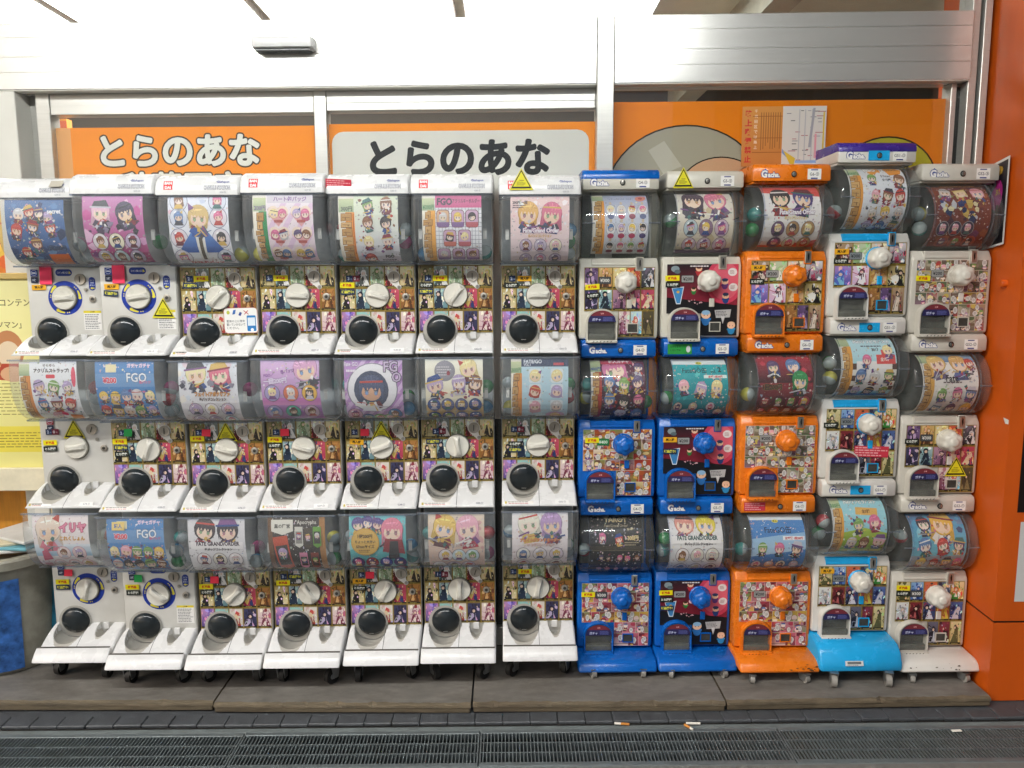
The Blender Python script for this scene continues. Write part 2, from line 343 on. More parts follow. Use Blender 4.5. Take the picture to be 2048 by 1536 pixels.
    def build(s, name, m, surf):                                          # surf: (strip limits, fn(x, y, off) -> xyz)
        lim, fn = surf; V, Fc, Cc = [], [], []; k = s.k; ky = s.ky
        for P, z in s.t:
            P = [(p[0]*k, p[1]*ky, p[2], p[3], p[4]) for p in P]
            y0 = min(p[1] for p in P); y1 = max(p[1] for p in P)
            for i in range(len(lim)-1):
                a, b = lim[i], lim[i+1]
                if y1 <= a or y0 >= b: continue
                Q = P
                if y0 < a: Q = clip_poly(Q, 1, a, True)
                if len(Q) > 2 and y1 > b: Q = clip_poly(Q, 1, b, False)
                if len(Q) < 3: continue
                o = len(V)
                for p in Q: V.append(fn(p[0], p[1], z*s.EPS, i)); Cc.append((p[2]*0.92, p[3]*0.92, p[4]*0.92, 1))
                for j in range(1, len(Q)-1): Fc.append((o, o+j, o+j+1))
        me = bpy.data.meshes.new(name); me.from_pydata(V, [], Fc)
        ca = me.color_attributes.new('Col', 'FLOAT_COLOR', 'POINT'); ca.data.foreach_set('color', np.array(Cc, dtype=np.float32).ravel())
        me.materials.append(m); me.update(); return me
def flat(yp, cx=0.0, cz=0.0, T=None): return ([-50, 50], lambda x, y, o, i: (x+cx, yp-o, y+cz))
def curved(path, x0, z_of):                                              # path: list of (y,z) from bottom to top; sheet follows it
    L = [0]
    for a, b in zip(path, path[1:]): L.append(L[-1]+math.hypot(b[0]-a[0], b[1]-a[1]))
    def fn(x, s, o, i):
        a, b = path[i], path[i+1]; t = (s-L[i])/(L[i+1]-L[i]); dy, dz = b[0]-a[0], b[1]-a[1]; n = math.hypot(dy, dz)
        return (x+x0, a[0]+dy*t-dz/n*o, a[1]+dz*t+dy/n*o)
    return (L, fn), L[-1]

# ------------------------------------------------------------------ the 36 display cards (x 0..100, y 0..110)
def wood(p, x0, x1, top, strip, price=None, pc='#3c5a34', jag=True):
    g = p.rng; p.free(); p.rect(x0-4, 0, x1, 110, '#efe6d6'); p.rect((x0+x1)/2-3, 0, x1+1, top, strip)
    p.rect(x0-3, top, x1, 106, '#9db08a', '#c9cfa0')
    if price: p.text(price, (x0+x1)/2-1, top+5, 7, pc, x1-x0+2, 0.02)
    p.free(); y = top-1; z = p.z
    while y > 14:
        h = g.uniform(8, 13); a = x0+g.uniform(-2, 2); b = x1-5+g.uniform(-2, 2); p.z = z
        p.poly([(a, y-h), (b, y-h+g.uniform(-1, 1)), (b+0.5, y), (a+0.6, y-g.uniform(0, 1.5))], '#7b5326')
        p.poly([(a+0.8, y-h+1), (b-0.8, y-h+1), (b-0.4, y-0.8), (a+1.2, y-1.2)], g.choice(['#c79a5a', '#d3a768', '#bd8d4c']))
        q = g.uniform(0.3, 0.7); p.line(a+(b-a)*q, y-h+2, a+(b-a)*q, y-h*0.45, 1.2, '#6b451e'); p.line(a+3, y-h*0.5, b-3, y-h*0.55, 0.9, '#8c6230'); y -= h+0.3
    p.free()
def bigpair(p, y, r, h1, h2, c1=None, c2=None): p.heads([(30, y), (70, y-1)], r, eyes=True) if not h1 else (p.free(), p.head(30, y, r, h1, cloth=c1), p.free(), p.head(70, y-1, r, h2, cloth=c2), p.free())
def grid6(p, ys, r, xs=(22, 50, 78), bg=None, ring='#6b5d66'): p.badges([(y, xs) for y in ys], r, bg, ring)
def fx(p, n, cols, box=(0, 0, 100, 110), smin=2, smax=8, star=False):    # scattered decorative marks
    p.free(); z = p.z
    for _ in range(n):
        p.z = z+p.rng.randrange(6); a, b = p.rng.uniform(box[0], box[2]), p.rng.uniform(box[1], box[3]); q = p.rng.uniform(smin, smax)
        p.poly([(a+q*p.rng.uniform(0.5, 1)*math.cos(t), b+q*p.rng.uniform(0.3, 1)*math.sin(t)) for t in (0.3, 1.6, 2.9, 4.2, 5.3)], p.rng.choice(cols))
    p.free()
def A1(p):
    p.rect(0, 0, 100, 110, '#27447e', '#4c74a8'); fx(p, 26, ['#223a6c', '#5a86b8', '#1d2c50', '#3d679e'], smax=14)
    p.heads([(24, 88), (42, 92), (58, 90), (72, 84), (18, 66), (46, 72), (74, 70), (48, 46), (26, 32)], 9)
    p.rect(62, 4, 96, 28, '#c46a3e'); p.text('secret', 84, 92, 6, '#ffffff', 26, 0.03); p.text('1回200円', 80, 38, 8, '#1a2440', 36, 0.03); p.lines(30, 2, 60, 8, 2, '#1a2440')
def A2(p):
    p.rect(0, 0, 100, 110, '#b3226e', '#c77fb4'); fx(p, 22, ['#d79ac4', '#8c3f86', '#c44f96', '#e6b6d4'], smax=14); bigpair(p, 88, 15, '#e9b9cf', '#453a55', '#43384e', '#43384e')
    fx(p, 10, ['#4a3550', '#8a7a94', '#2c2434'], (10, 52, 90, 72), 3, 9); grid6(p, (44, 18), 13, (24, 51, 78))
def A3(p):
    p.rect(0, 0, 100, 110, '#efeef0', '#e3e4ee'); fx(p, 14, ['#e7b9c8', '#c9d0e6', '#f0dfe6'], smax=9)
    p.badges([(104, (18, 82)), (80, (17, 83)), (50, (15, 85)), (18, (14, 86))], 15, ['#e3d9e0', '#d9dce8'], '#7d7f95'); p.free()
    p.poly([(24, 28), (76, 28), (86, 34), (62, 62), (38, 62), (14, 34)], '#24509c', '#4f7fc4'); p.poly([(44, 14), (56, 14), (58, 60), (42, 60)], '#e8e4dc'); p.poly([(47, 14), (53, 14), (53, 52), (47, 52)], '#4a3c28')
    p.free(); p.head(50, 82, 17, '#d8b878', cloth='#24509c'); p.free(); p.text('FATE 缶バッジ', 50, 6, 9, '#cf3050', 84, 0.05)
def A4(p):
    p.rect(0, 0, 100, 110, '#ecd3dc', '#f2e6ea')
    p.clip = (18, 0, 100, 98)
    for i in range(8): p.line(-20+i*24, -10, 60+i*24, 110, 8, '#e3c3dc')
    p.clip = None; wood(p, 4, 22, 86, '#1f8a4c', '200円', '#6a3f8a'); p.rect(24, 98, 100, 110, '#d9cfd6'); p.text('ハート缶バッジ', 62, 104, 8, '#8f6aa0', 66, 0.04)
    p.free(); z = p.z
    for y in (80, 50, 20):
        for x in (42, 80):
            p.z = z; p.poly([(x-17, y+2), (x, y-16), (x+17, y+2), (x+13, y+11), (x-13, y+11)], '#e6a5a5'); p.disc(x-8, y+6, 9, 8, '#f3dcc8'); p.disc(x+8, y+6, 9, 8, '#f3dcc8'); p.head(x-7, y+3, 7, body=False); p.head(x+7, y+3, 7, body=False); p.rect(x-7, y-10, x+7, y-6, '#b5534e')
def A5(p):
    p.rect(0, 0, 100, 110, '#d9d2e4', '#dfe6c8'); wood(p, 4, 26, 86, '#f0962e', '300円', '#2c2c34'); p.lines(23, 20, 27, 84, 1, '#c2641e', True)
    p.heads([(48, 98), (80, 98), (48, 72), (80, 72), (48, 44), (80, 44), (48, 14)], 11); p.text('FGO', 82, 18, 6, '#2c2c30', 30, 0.05); p.lines(68, 4, 96, 12, 2, '#4a4a50')
def A6(p):
    p.rect(0, 0, 100, 110, '#ecebee')
    z = p.z
    for i in range(15): p.z = z; p.rect(22+i*5.6, 0, 22.7+i*5.6, 92, '#8e8e9c'); p.z = z+1; p.rect(22, i*6.4, 100, i*6.4+0.7, '#8e8e9c')
    wood(p, 3, 21, 88, '#e9a640', '¥300円', '#2d7a4c'); p.rect(22, 92, 100, 110, '#cf5b8c'); p.text('FGO', 38, 101, 11, '#3a2b3e', 26, 0.05); p.text('アクリルキーホルダー', 74, 102, 7, '#3a2b3e', 46, 0.02)
    p.free(); z = p.z
    for y, xs in ((76, (35, 60, 84)), (47, (46, 71)), (18, (35, 60, 84))):
        for x in xs:
            p.z = z; p.rrect(x-11, y-13, x+11, y+13, 5, '#7a4a52'); p.rrect(x-10, y-12, x+10, y+12, 4.5, p.rng.choice(['#d8a5a8', '#cfa9c4', '#d9b08c'])); p.head(x, y+3, 6.5, body=False); p.rect(x-10, y-12, x+10, y-5, p.rng.choice(['#c0616a', '#8a6a9c', '#c66a5a']))
def A7(p):
    p.rect(0, 0, 100, 110, '#f0dfe4', '#ecc9c4'); fx(p, 14, ['#f6e9ea', '#e9b9c0'], smax=7); bigpair(p, 86, 17, '#e6b25e', '#d86f8c', '#34466c', '#34406a')
    p.text('Fate/Grand Order', 52, 60, 7, '#f6f2f6', 62, 0.04, outline='#b0568c'); p.text('缶バッジコレクション', 50, 52, 5, '#d9a94a', 40, 0.03); p.text('200円 一回', 16, 101, 5, '#3c2c34', 28, 0.03); p.lines(4, 92, 28, 98, 2, '#5a3c44'); grid6(p, (37, 13), 11, (26, 51, 77))
def A8(p):
    p.rect(0, 0, 100, 110, '#dcdde0', '#aab0d0'); wood(p, 4, 21, 92, '#eb9c36', None); p.text('フォウくんアクリルキーホルダー', 52, 97, 5, '#5a5a7c', 46, 0.02); p.free(); p.disc(88, 98, 10, 7, '#e08a78', 14, 0.3); p.disc(88, 98, 4, 3, '#b04a4a', 10)
    p.free(); z = p.z
    for j, y in enumerate((74, 46, 18)):
        for x in (33, 52, 71, 90):
            p.z = z; p.disc(x, y+13, 2.5, 3, '#cdb9a0', 8); p.disc(x, y+1, 8.5, 9.5, '#9a98a8', 16); p.disc(x, y+1, 7.8, 8.8, '#e9e6e8', 16); p.head(x, y+3, 5.5, body=False); p.disc(x, y-9, 6, 4, p.rng.choice(['#5a5f86', '#b03a5a', '#8a3a4c', '#6a8a4c', '#4a3a6c']), 12)
def A9(p):
    p.rect(0, 0, 100, 110, '#d9c9ac', '#e3dcd4'); fx(p, 10, ['#cbb894', '#e6dac2'], smax=12); bigpair(p, 92, 19, '#4f3a4c', '#df7f9c', '#3c3846', '#5a4a6c'); fx(p, 10, ['#4a4450', '#7a6a78', '#2c2a34'], (10, 62, 90, 74), 3, 8)
    p.poly([(0, 0), (100, 0), (100, 14), (60, 8), (0, 10)], '#5f3f66'); grid6(p, (46, 20), 13, (24, 51, 79), ['#cbb2c0', '#b9c9d0', '#8a6a84'])
def A10(p):
    p.rect(0, 0, 100, 110, '#ece7e4', '#e6dfe0'); fx(p, 16, ['#c9cfd8', '#d9a0a0', '#d05048'], smax=5); p.poly([(0, 92), (100, 84), (100, 110), (0, 110)], '#d9534c'); p.poly([(0, 0), (100, 0), (100, 18), (30, 4), (0, 6)], '#c9443c')
    bigpair(p, 84, 17, '#2c2428', '#4c3a7c', '#8a2a2c', '#3a2c5c'); p.text('Fate/Grand Order', 58, 60, 7, '#f2eef2', 62, 0.04, outline='#8a4a86'); p.text('缶バッジコレクション', 56, 52, 5, '#e0c06a', 40, 0.03); grid6(p, (36, 12), 12, (26, 52, 79), ['#e9dcd4', '#c9dccf', '#b08a5c', '#6a4a6c'])
def A11(p):
    p.rect(0, 0, 100, 110, '#e4e6ee'); fx(p, 22, ['#c9d6ea', '#d6c9e6', '#ece0ea'], smax=4); wood(p, 3, 22, 90, '#e59a34', '300円', '#3c8a4c'); fx(p, 7, ['#ee9a2c'], (34, 94, 92, 108), 8, 14); p.text('FGO', 44, 104, 9, '#ffffff', 24, 0.07, outline='#6a3a2c'); p.text('ソフビラバスト', 74, 104, 7, '#6a3a2c', 36, 0.03)
    p.text('57mm', 66, 88, 5, '#3a3a40', 18, 0.02); p.text('全10種', 66, 81, 5, '#3a3a40', 18, 0.02); p.heads([(42, 84), (88, 82), (44, 58), (66, 58), (88, 58), (42, 34), (66, 34), (88, 34), (40, 12), (64, 12), (88, 12)], 9)
def A12(p):
    p.rect(0, 0, 100, 110, '#6a2416', '#7c3a26'); fx(p, 24, ['#8a4a26', '#5a1a1c', '#a8602c', '#40182a', '#6a2f5a'], smax=14); p.heads([(26, 92), (50, 92), (80, 90)], 11); fx(p, 26, ['#2c3f7c', '#d0b05a', '#c9ccd4', '#1c2a58', '#e6dcb0'], (14, 48, 80, 76), 3, 10)
    p.rect(4, 2, 100, 14, '#7c2818'); p.badges([(36, (18, 40, 62))], 11, '#3c2f44', '#a8a0a0'); p.badges([(14, (26, 50, 74))], 11, '#98402a', '#c05a3a'); p.text('FATE/GRAND ORDER', 54, 106, 5, '#d08a3a', 86, 0.03)
def B1(p):
    p.rect(0, 0, 100, 110, '#efecec', '#ecedf0'); wood(p, 2, 18, 88, '#d98a3c'); p.text('ゆらゆら', 52, 104, 5, '#5a4c50', 40, 0.02); p.text('アクリルストラップ!', 56, 96, 7, '#4a4046', 70, 0.06); p.rrect(46, 84, 62, 90, 2, '#d9404c'); p.disc(94, 86, 4, 16, '#e0506a', 14)
    p.heads([(34, 72), (58, 72), (82, 72), (34, 44), (58, 44), (82, 44), (50, 18)], 10); p.poly([(72, 6), (92, 6), (94, 20), (74, 22)], '#e08a4c'); p.disc(66, 24, 6, 4, '#d9406c', 10, -0.4)
def B2(p):
    p.rect(0, 0, 100, 110, '#3c78b4', '#4a86c0'); p.rect(0, 6, 100, 18, '#1f6ab0'); p.rect(0, 0, 100, 6, '#dfe3e8'); p.lines(4, 1, 50, 5, 1, '#8a3a4c'); p.rect(0, 72, 100, 92, '#6a96c4'); p.rect(18, 94, 36, 106, '#e9dcae'); p.text('ガチャガチャ', 74, 104, 7, '#f4d6e4', 46, 0.05)
    p.text('¥200', 24, 82, 9, '#d8455c', 30, 0.05, outline='#f4e6e6'); p.text('FGO', 70, 86, 14, '#e9eef4', 34, 0.02, outline='#2c3a58', ow=0.03); p.text('缶バッジ', 84, 79, 5, '#e05a78', 22, 0.03); p.heads([(11+19.5*i, 58) for i in range(5)] + [(11+19.5*i, 34) for i in range(5)], 9.5)
def B3(p):
    p.rect(0, 0, 100, 110, '#eadfdf', '#dfe3ea'); fx(p, 14, ['#efe7dc', '#e6cfd6', '#d9dfe9'], smax=12); bigpair(p, 94, 17, '#e9dda8', '#e0708c', '#2c2f4c', '#4a3a4c'); fx(p, 8, ['#3c3a4c', '#8a8494'], (6, 68, 94, 82), 3, 8); p.text('フェイト/アポクリファ', 56, 62, 8, '#d9974a', 60, 0.06, outline='#7c4a2c', ow=0.03); p.text('缶バッジコレクション', 56, 54, 6, '#5a4038', 46, 0.04); grid6(p, (36, 12), 12, (24, 51, 79))
def B4(p):
    p.rect(0, 0, 100, 110, '#9a4fa8', '#d9b4dc'); p.rect(0, 40, 100, 52, '#d88fc0', '#c46ab4'); p.free(); p.head(76, 98, 20, '#d9a3c6', cloth='#3c3440'); p.free(); p.text('FGO／', 14, 88, 6, '#8a4a9c', 24, 0.03, rot=6); p.text('缶バッジ', 46, 94, 6, '#7c3f94', 30, 0.03, rot=6); p.text('一回200円', 24, 79, 9, '#eadcf0', 40, 0.05, outline='#6f3a86', rot=4); grid6(p, (60, 27), 13.5, (18, 50, 82), ['#e9c9a0', '#a89ac9', '#e6b44a', '#5ab4a0', '#d8704a', '#c9a8c0'])
def B5(p):
    p.rect(0, 0, 100, 110, '#b88ac4', '#b07fbe'); p.clip = (0, 0, 100, 110)
    for i in range(14): p.line(-60+i*16, -4, 40+i*16, 116, 6, '#d6b4dc')
    p.clip = None; p.free(); p.disc(48, 66, 44, 40, '#8a8494', 24); p.disc(48, 66, 42, 38.5, '#e9e6ea', 24); p.free(); p.disc(46, 64, 30, 30, '#39425f', 20); p.free(); p.head(46, 66, 22, '#454f72', '#d8a888', cloth='#e6e4ea')
    p.badges([(20, (14, 84)), (8, (36, 56, 74))], 13, ['#4f9c6a', '#3f6fa8', '#c0504a', '#8ab46a', '#d8a0b8']); p.text('FG', 80, 100, 16, '#c9b4d0', 32, 0.02, outline='#2c2834'); p.text('O', 90, 84, 15, '#c9b4d0', 16, 0.02, outline='#2c2834'); p.text('Fate GO', 12, 104, 6, '#f0e6f2', 24, 0.02); p.lines(4, 90, 24, 98, 1, '#f0e6f2')
def B6(p):
    p.rect(0, 0, 100, 110, '#e0b45c', '#f0e9d4'); p.rect(0, 40, 100, 110, '#eee2c6', '#f2eedd'); p.disc(34, 92, 18, 16, '#8e8a94', 24); p.lines(20, 84, 48, 100, 4, '#c9c4c9'); p.heads([(74, 96), (18, 72), (58, 74), (86, 74)], 14); p.badges([(38, (14, 38, 62, 86)), (13, (14, 38, 62, 86))], 11.5, ['#4a5f9c', '#35508c', '#6a6f9c'], '#2c3a6c')
def B7(p):
    p.rect(0, 0, 100, 110, '#b4d4e2', '#bcd8e4'); p.rect(18, 98, 100, 110, '#2c3a5a'); p.text('FATE/GO', 38, 106, 6, '#e6eaf0', 34, 0.03); p.text('VOL.1', 28, 101, 4, '#e6eaf0', 12, 0.02); p.rect(74, 100, 92, 104, '#c0404c'); wood(p, 3, 18, 88, '#dd8f3a', '300円', '#2d7a4c')
    p.free(); z = p.z
    for y in (84, 60, 34):
        for x in (42, 80): p.z = z; p.rrect(x-11, y-11, x+11, y+11, 4, '#dfe6ea'); p.head(x, y, 9.5, body=False)
    p.free(); p.disc(78, 12, 17, 10, '#c9a0c9', 18); p.head(78, 10, 9, '#e3c06a', body=False); p.free(); p.rrect(30, 2, 44, 11, 2, '#2c4468'); p.lines(31, 4, 43, 9, 2, '#dfe6ea'); p.lines(48, 1, 62, 5, 1, '#d0507c')
def B8(p):
    p.rect(0, 0, 100, 110, '#241c26', '#6a2a48'); fx(p, 16, ['#3a2434', '#7c3450', '#281a28'], (20, 0, 100, 80), 3, 12); p.free(); p.head(44, 90, 22, '#d97fa8', cloth='#5a2f44'); p.heads([(88, 92), (34, 70), (60, 66), (86, 68), (34, 42), (60, 40), (86, 40), (58, 14), (86, 14)], 10); wood(p, 3, 19, 84, '#b03a2c', '400円', '#2f4f9c')
    p.free(); p.rect(20, 98, 78, 110, '#c0405a'); p.text('職人ガチャ', 54, 104, 8, '#f0dfe6', 50, 0.05)
def B9(p):
    p.rect(0, 0, 100, 110, '#0f6f7c', '#1fb0b8'); p.rect(0, 96, 100, 110, '#e9eeee'); fx(p, 22, ['#2aa5ac', '#5cc4c4', '#148a94'], (0, 10, 100, 90), 2, 6); p.disc(50, 99, 6, 3, '#e6d84a', 14); p.text('職人', 50, 99, 3.6, '#3c3a20', 9, 0.03); p.text('FateGO缶', 40, 85, 10, '#1c2c34', 56, 0.01); p.text('vol.', 74, 83, 5, '#1c2c34', 12, 0.02); p.text('2', 86, 86, 9, '#1c2c34', 9, 0.04)
    p.rect(56, 72, 98, 77, '#d9ece8'); p.text('全7種 1回200円', 77, 74.5, 4, '#d03a3c', 38, 0.05); p.heads([(18, 60), (50, 58), (80, 60)], 10); p.badges([(27, (10, 38, 70)), (14, (24, 54, 86))], 8.5, ['#e6d9c4', '#c9b4a8', '#d6c9d4'], '#4a4440')
def B10(p):
    p.rect(0, 0, 100, 110, '#1a0c10', '#b02c3c'); p.rect(0, 60, 100, 100, '#3a1018', '#a0283a'); fx(p, 14, ['#c03a4a', '#2c0c14', '#701a28'], (0, 50, 100, 110), 3, 10); p.heads([(30, 86), (66, 88)], 13, cloth='#2c262c'); p.free(); p.head(76, 64, 14, '#2f8a4c', cloth='#1f2c24'); p.free(); p.text('1回200円', 26, 54, 9, '#2a1410', 40, 0.06, outline='#c9a04a', ow=0.02); p.badges([(30, (16, 40, 63, 87)), (9, (14, 38, 62, 86))], 11, ['#7c2434', '#5a1a28', '#a83a4a'], '#1c0c12')
def B11(p):
    p.rect(0, 0, 100, 110, '#9fd0dc', '#bfe0ea'); z = p.z
    for i in range(9):
        for j in range(5):
            if (i+j) % 2 == 0: p.z = z; p.rect(20+i*9, 18+j*9, 29+i*9, 27+j*9, '#5a4038')
            else: p.z = z; p.rect(20+i*9, 18+j*9, 29+i*9, 27+j*9, '#eee8e0')
    p.rect(28, 16, 88, 66, '#f0ecec'); p.rect(64, 62, 98, 76, '#d9504c'); p.rect(74, 76, 92, 84, '#d9504c'); p.text('全10種', 80, 69, 6, '#f6e6e0', 22, 0.03); wood(p, 3, 20, 90, '#dd9a3c'); p.text('FGOソフビラバスト', 62, 100, 8, '#f2f4f6', 66, 0.06, outline='#4a4a6a'); p.text('2017', 64, 84, 5, '#4a4a4c', 24, 0.04); p.lines(40, 88, 86, 93, 1, '#4a4a5c'); p.heads([(86, 84), (46, 68), (36, 46), (62, 44), (86, 46), (34, 18), (60, 16), (86, 18)], 9); p.rect(20, 4, 100, 9, '#5a4a8c')
def B12(p):
    p.rect(0, 0, 100, 110, '#e6ddd6', '#ece6e4'); p.rect(18, 92, 100, 110, '#6a8ab4', '#9ab4cc'); wood(p, 3, 20, 90, '#d8a24c'); bigpair(p, 92, 16, '#e3bc74', '#dcae6c', '#6a5a7c', '#5f6aa0'); p.heads([(88, 90)], 10); p.free(); p.text('Fate', 52, 66, 10, '#3c3438', 24, 0.02); p.text('Grand Order', 76, 66, 5, '#5a4a50', 22, 0.02); p.lines(36, 58, 84, 62, 1, '#6a5a5c'); p.heads([(36, 44), (62, 44), (88, 44), (36, 18), (62, 18), (88, 18)], 10)
def C1(p):
    p.rect(0, 0, 100, 110, '#ece6e6', '#f2e6e4'); p.rect(0, 40, 100, 62, '#9fc4dc', '#e6eaf0'); p.free(); p.head(28, 88, 22, '#f0dccb', cloth='#d9788c'); p.free(); p.text('イリヤ', 72, 90, 16, '#e58aa4', 50, 0.06, outline='#b03a64'); p.text('これくしょん', 70, 72, 8, '#d9a03c', 52, 0.06); p.badges([(46, (50, 78)), (20, (36, 62, 86))], 12.5, ['#f2dcd9', '#ecd0cf'], '#d08a9a'); p.rect(6, 4, 20, 24, '#dda0b0'); p.poly([(10, 30), (28, 34), (22, 54), (12, 50)], '#d0607c')
def C2(p):
    B2(p); p.free(); p.rect(0, 0, 100, 5, '#2a66ac'); p.rect(10, 92, 32, 105, '#f0d27c'); p.text('職人', 21, 98.5, 7, '#3a6ab0', 18, 0.04)
def C3(p, h1='#3a2a34', h2='#352a38', base='#ede9ea', band='#4a3a48'):
    p.rect(0, 0, 100, 110, base, '#dcd9dc'); bigpair(p, 94, 18, h1, h2, '#8a2a38', '#4a3340'); p.free(); p.rect(4, 62, 96, 74, '#efeaea'); p.text('FATE GRAND/ORDER', 52, 71, 7, band, 76, 0.05); p.text('缶バッジコレクション', 52, 62, 5, '#3a3036', 50, 0.04); grid6(p, (43, 14), 13, (24, 52, 80), ['#efe6e6', '#dcd6dc', '#e3dcd0'])
def C4(p):
    p.rect(0, 0, 100, 110, '#2a211e', '#362c2a'); p.rect(90, 8, 100, 110, '#a8743a'); p.rect(0, 8, 8, 110, '#6a4424'); p.rect(0, 0, 100, 8, '#d9d6cc'); p.rect(4, 2, 50, 6, '#b0a04a'); p.rrect(78, 2, 98, 6, 2, '#2a211e'); p.free(); p.rect(6, 88, 44, 106, '#e3dfd4'); p.poly([(6, 88), (44, 88), (25, 82)], '#e3dfd4'); p.text('黒の陣営', 25, 96, 7, '#2a211e', 30, 0.03); p.text('Apocrypha', 68, 101, 8, '#e6e0d4', 34, 0.01)
    def rib(x, y, w, h, c, a=0):
        q = lambda dx, dy: (x+dx*math.cos(a)-dy*math.sin(a), y+dx*math.sin(a)+dy*math.cos(a))
        p.free(); p.poly([q(-w, -h), q(0, -h-w*0.6), q(w, -h), q(w, h), q(-w, h)], c); p.poly([q(-w*0.8, -h*0.8), q(w*0.8, -h*0.8), q(w*0.8, h*0.5), q(-w*0.8, h*0.5)], '#3a322e' if c not in ('#d9d6cc',) else '#8a8680'); p.head(*q(0, h*0.1), w*0.6)
    rib(24, 50, 13, 30, '#c24a2c', 0.12); rib(54, 80, 7, 15, '#d9d6cc'); rib(70, 78, 7, 15, '#4a3c2c'); rib(86, 80, 7, 15, '#6aa03c'); rib(60, 38, 7, 15, '#d88aa8'); rib(80, 38, 7, 15, '#8a3a2c'); p.free(); p.text('ほぼ等身大', 12, 20, 4, '#d9d4c8', 14, 0.02); p.lines(26, 12, 50, 15, 1, '#8a8078')
def C5(p):
    p.rect(0, 0, 100, 110, '#3aa8ae', '#7ccad0'); fx(p, 10, ['#9adadc', '#58b8bc'], smax=10); p.heads([(16, 98), (34, 100), (50, 98)], 11, hair='#5a4a8a'); p.free(); p.head(76, 88, 19, '#e58aa0', cloth='#2c2830'); p.free(); p.poly([(58, 52), (98, 48), (94, 72), (64, 74)], '#8a2430'); p.poly([(68, 38), (88, 38), (86, 70), (72, 70)], '#26222a'); p.disc(28, 68, 25, 23, '#c79a3c', 28); p.disc(28, 68, 23.5, 21.5, '#d8ae54', 28); p.text('1個200円', 28, 78, 7, '#4a3414', 32, 0.05); p.text('ちょっと大きい', 28, 69, 5.5, '#4a3414', 36, 0.04); p.text('57mmサイズ', 28, 61, 6, '#4a3414', 34, 0.05); p.lines(16, 50, 40, 56, 2, '#4a3414'); p.badges([(30, (13, 38, 63, 88)), (8, (13, 38, 63, 88))], 11.5, ['#c9c9d6', '#8a3a44', '#3a4a8c', '#4a3a6c'], '#2c2834')
def C6(p):
    p.rect(0, 0, 100, 110, '#dfb9b0', '#e6d4bc'); fx(p, 10, ['#ecd9c4', '#d8a8a4'], smax=12); bigpair(p, 90, 20, '#e9c46a', '#efb4c4', '#5a3238', '#b02c44'); p.text('缶バッジコレクション', 62, 60, 6, '#d9d0cc', 44, 0.03, outline='#8a5a64'); p.badges([(40, (30, 54, 78)), (14, (18, 44, 70))], 13); p.poly([(70, 0), (100, 0), (100, 8)], '#4a2f4c')
def C7(p):
    p.rect(0, 0, 100, 110, '#efe0e3', '#f2eceb'); bigpair(p, 94, 19, '#f0ead8', '#bd9cc9', '#e0c060', '#5a6a94'); p.text('フェイトグランドオーダー', 50, 66, 7, '#e9985a', 72, 0.06, outline='#a8502c', ow=0.03); p.text('缶バッジコレクション', 50, 58, 6, '#f2e6dc', 52, 0.04, outline='#c0502c'); grid6(p, (40, 14), 13, (20, 50, 80), ['#f0e6e9', '#e6d6e2', '#f4efe6'])
def C8(p):
    p.rect(0, 0, 100, 110, '#1b1b22', '#26241f'); p.rect(0, 52, 100, 60, '#3c362c'); p.text('TAROT', 52, 103, 10, '#c9b48a', 46, 0.03); p.text('Fate/Grand Order', 52, 92, 5, '#b8a88a', 44, 0.0); p.text('★★★     ★★★', 50, 104, 4, '#c9c0a0', 96); p.text('300円', 82, 72, 8, '#d8c08a', 24, 0.05); p.lines(66, 60, 94, 67, 2, '#a89a7c'); p.text('全10種', 78, 86, 4, '#d8c8a0', 16, 0.02); p.heads([(24, 74), (56, 72)], 8); p.heads([(22, 42), (36, 42), (58, 42), (72, 40), (90, 42)], 5.5, cloth='#3a2c34'); p.heads([(20, 16), (36, 16), (52, 16), (70, 16), (88, 16)], 5, cloth='#3a2c34'); p.free(); z = p.z
    for y in (54, 28): p.z = z; p.rect(4, y, 96, y+0.8, '#6a5f4a')
def C9(p): C3(p, '#e39a8c', '#e6d04a', '#f0eceb', '#3c5a58')
def C10(p):
    p.rect(0, 0, 100, 110, '#3f6fae', '#4c88c8'); p.poly([(0, 40), (100, 52), (100, 78), (0, 68)], '#b8d0e6', '#8ab4da'); p.rect(0, 98, 100, 110, '#dfe9f0'); p.disc(48, 96, 6, 3, '#e6d84a', 14); p.text('職人', 48, 96, 3.6, '#3c3a20', 9, 0.03); p.text('FateGO缶', 50, 82, 11, '#1c2434', 56, 0.01); p.rect(58, 66, 98, 72, '#e9eef2'); p.text('全7種類 1回200円', 78, 69, 4.5, '#d03a3c', 38, 0.05); p.heads([(20, 54), (52, 54), (82, 54)], 10, cloth='#2c2c3a'); p.badges([(24, (12, 36, 58, 82)), (8, (22, 48, 74))], 9, ['#e6d9c4', '#c9a8a0', '#d6c9d4'], '#4a4440')
def C11(p):
    p.rect(0, 0, 100, 110, '#8fc8d8', '#9fd4e0'); p.poly([(0, 18), (100, 18), (100, 52), (60, 60), (0, 50)], '#8fb02c', '#a8c04a'); p.rect(0, 8, 100, 18, '#d0c05a'); fx(p, 18, ['#a8c85a', '#7ca02c', '#dfe9d0'], (20, 10, 100, 60), 2, 6); wood(p, 3, 20, 90, '#e0a040', '300円', '#3c8a4c'); p.text('FGOソフビラバスト', 58, 102, 8, '#f2f4f2', 60, 0.06, outline='#4a5a5c'); p.free(); p.poly([(44, 80), (84, 78), (86, 90), (46, 92)], '#dfae5a'); p.text('全5種', 64, 85, 6, '#7c5420', 22, 0.04); p.heads([(48, 66), (78, 70), (38, 38), (62, 36), (88, 40)], 11)
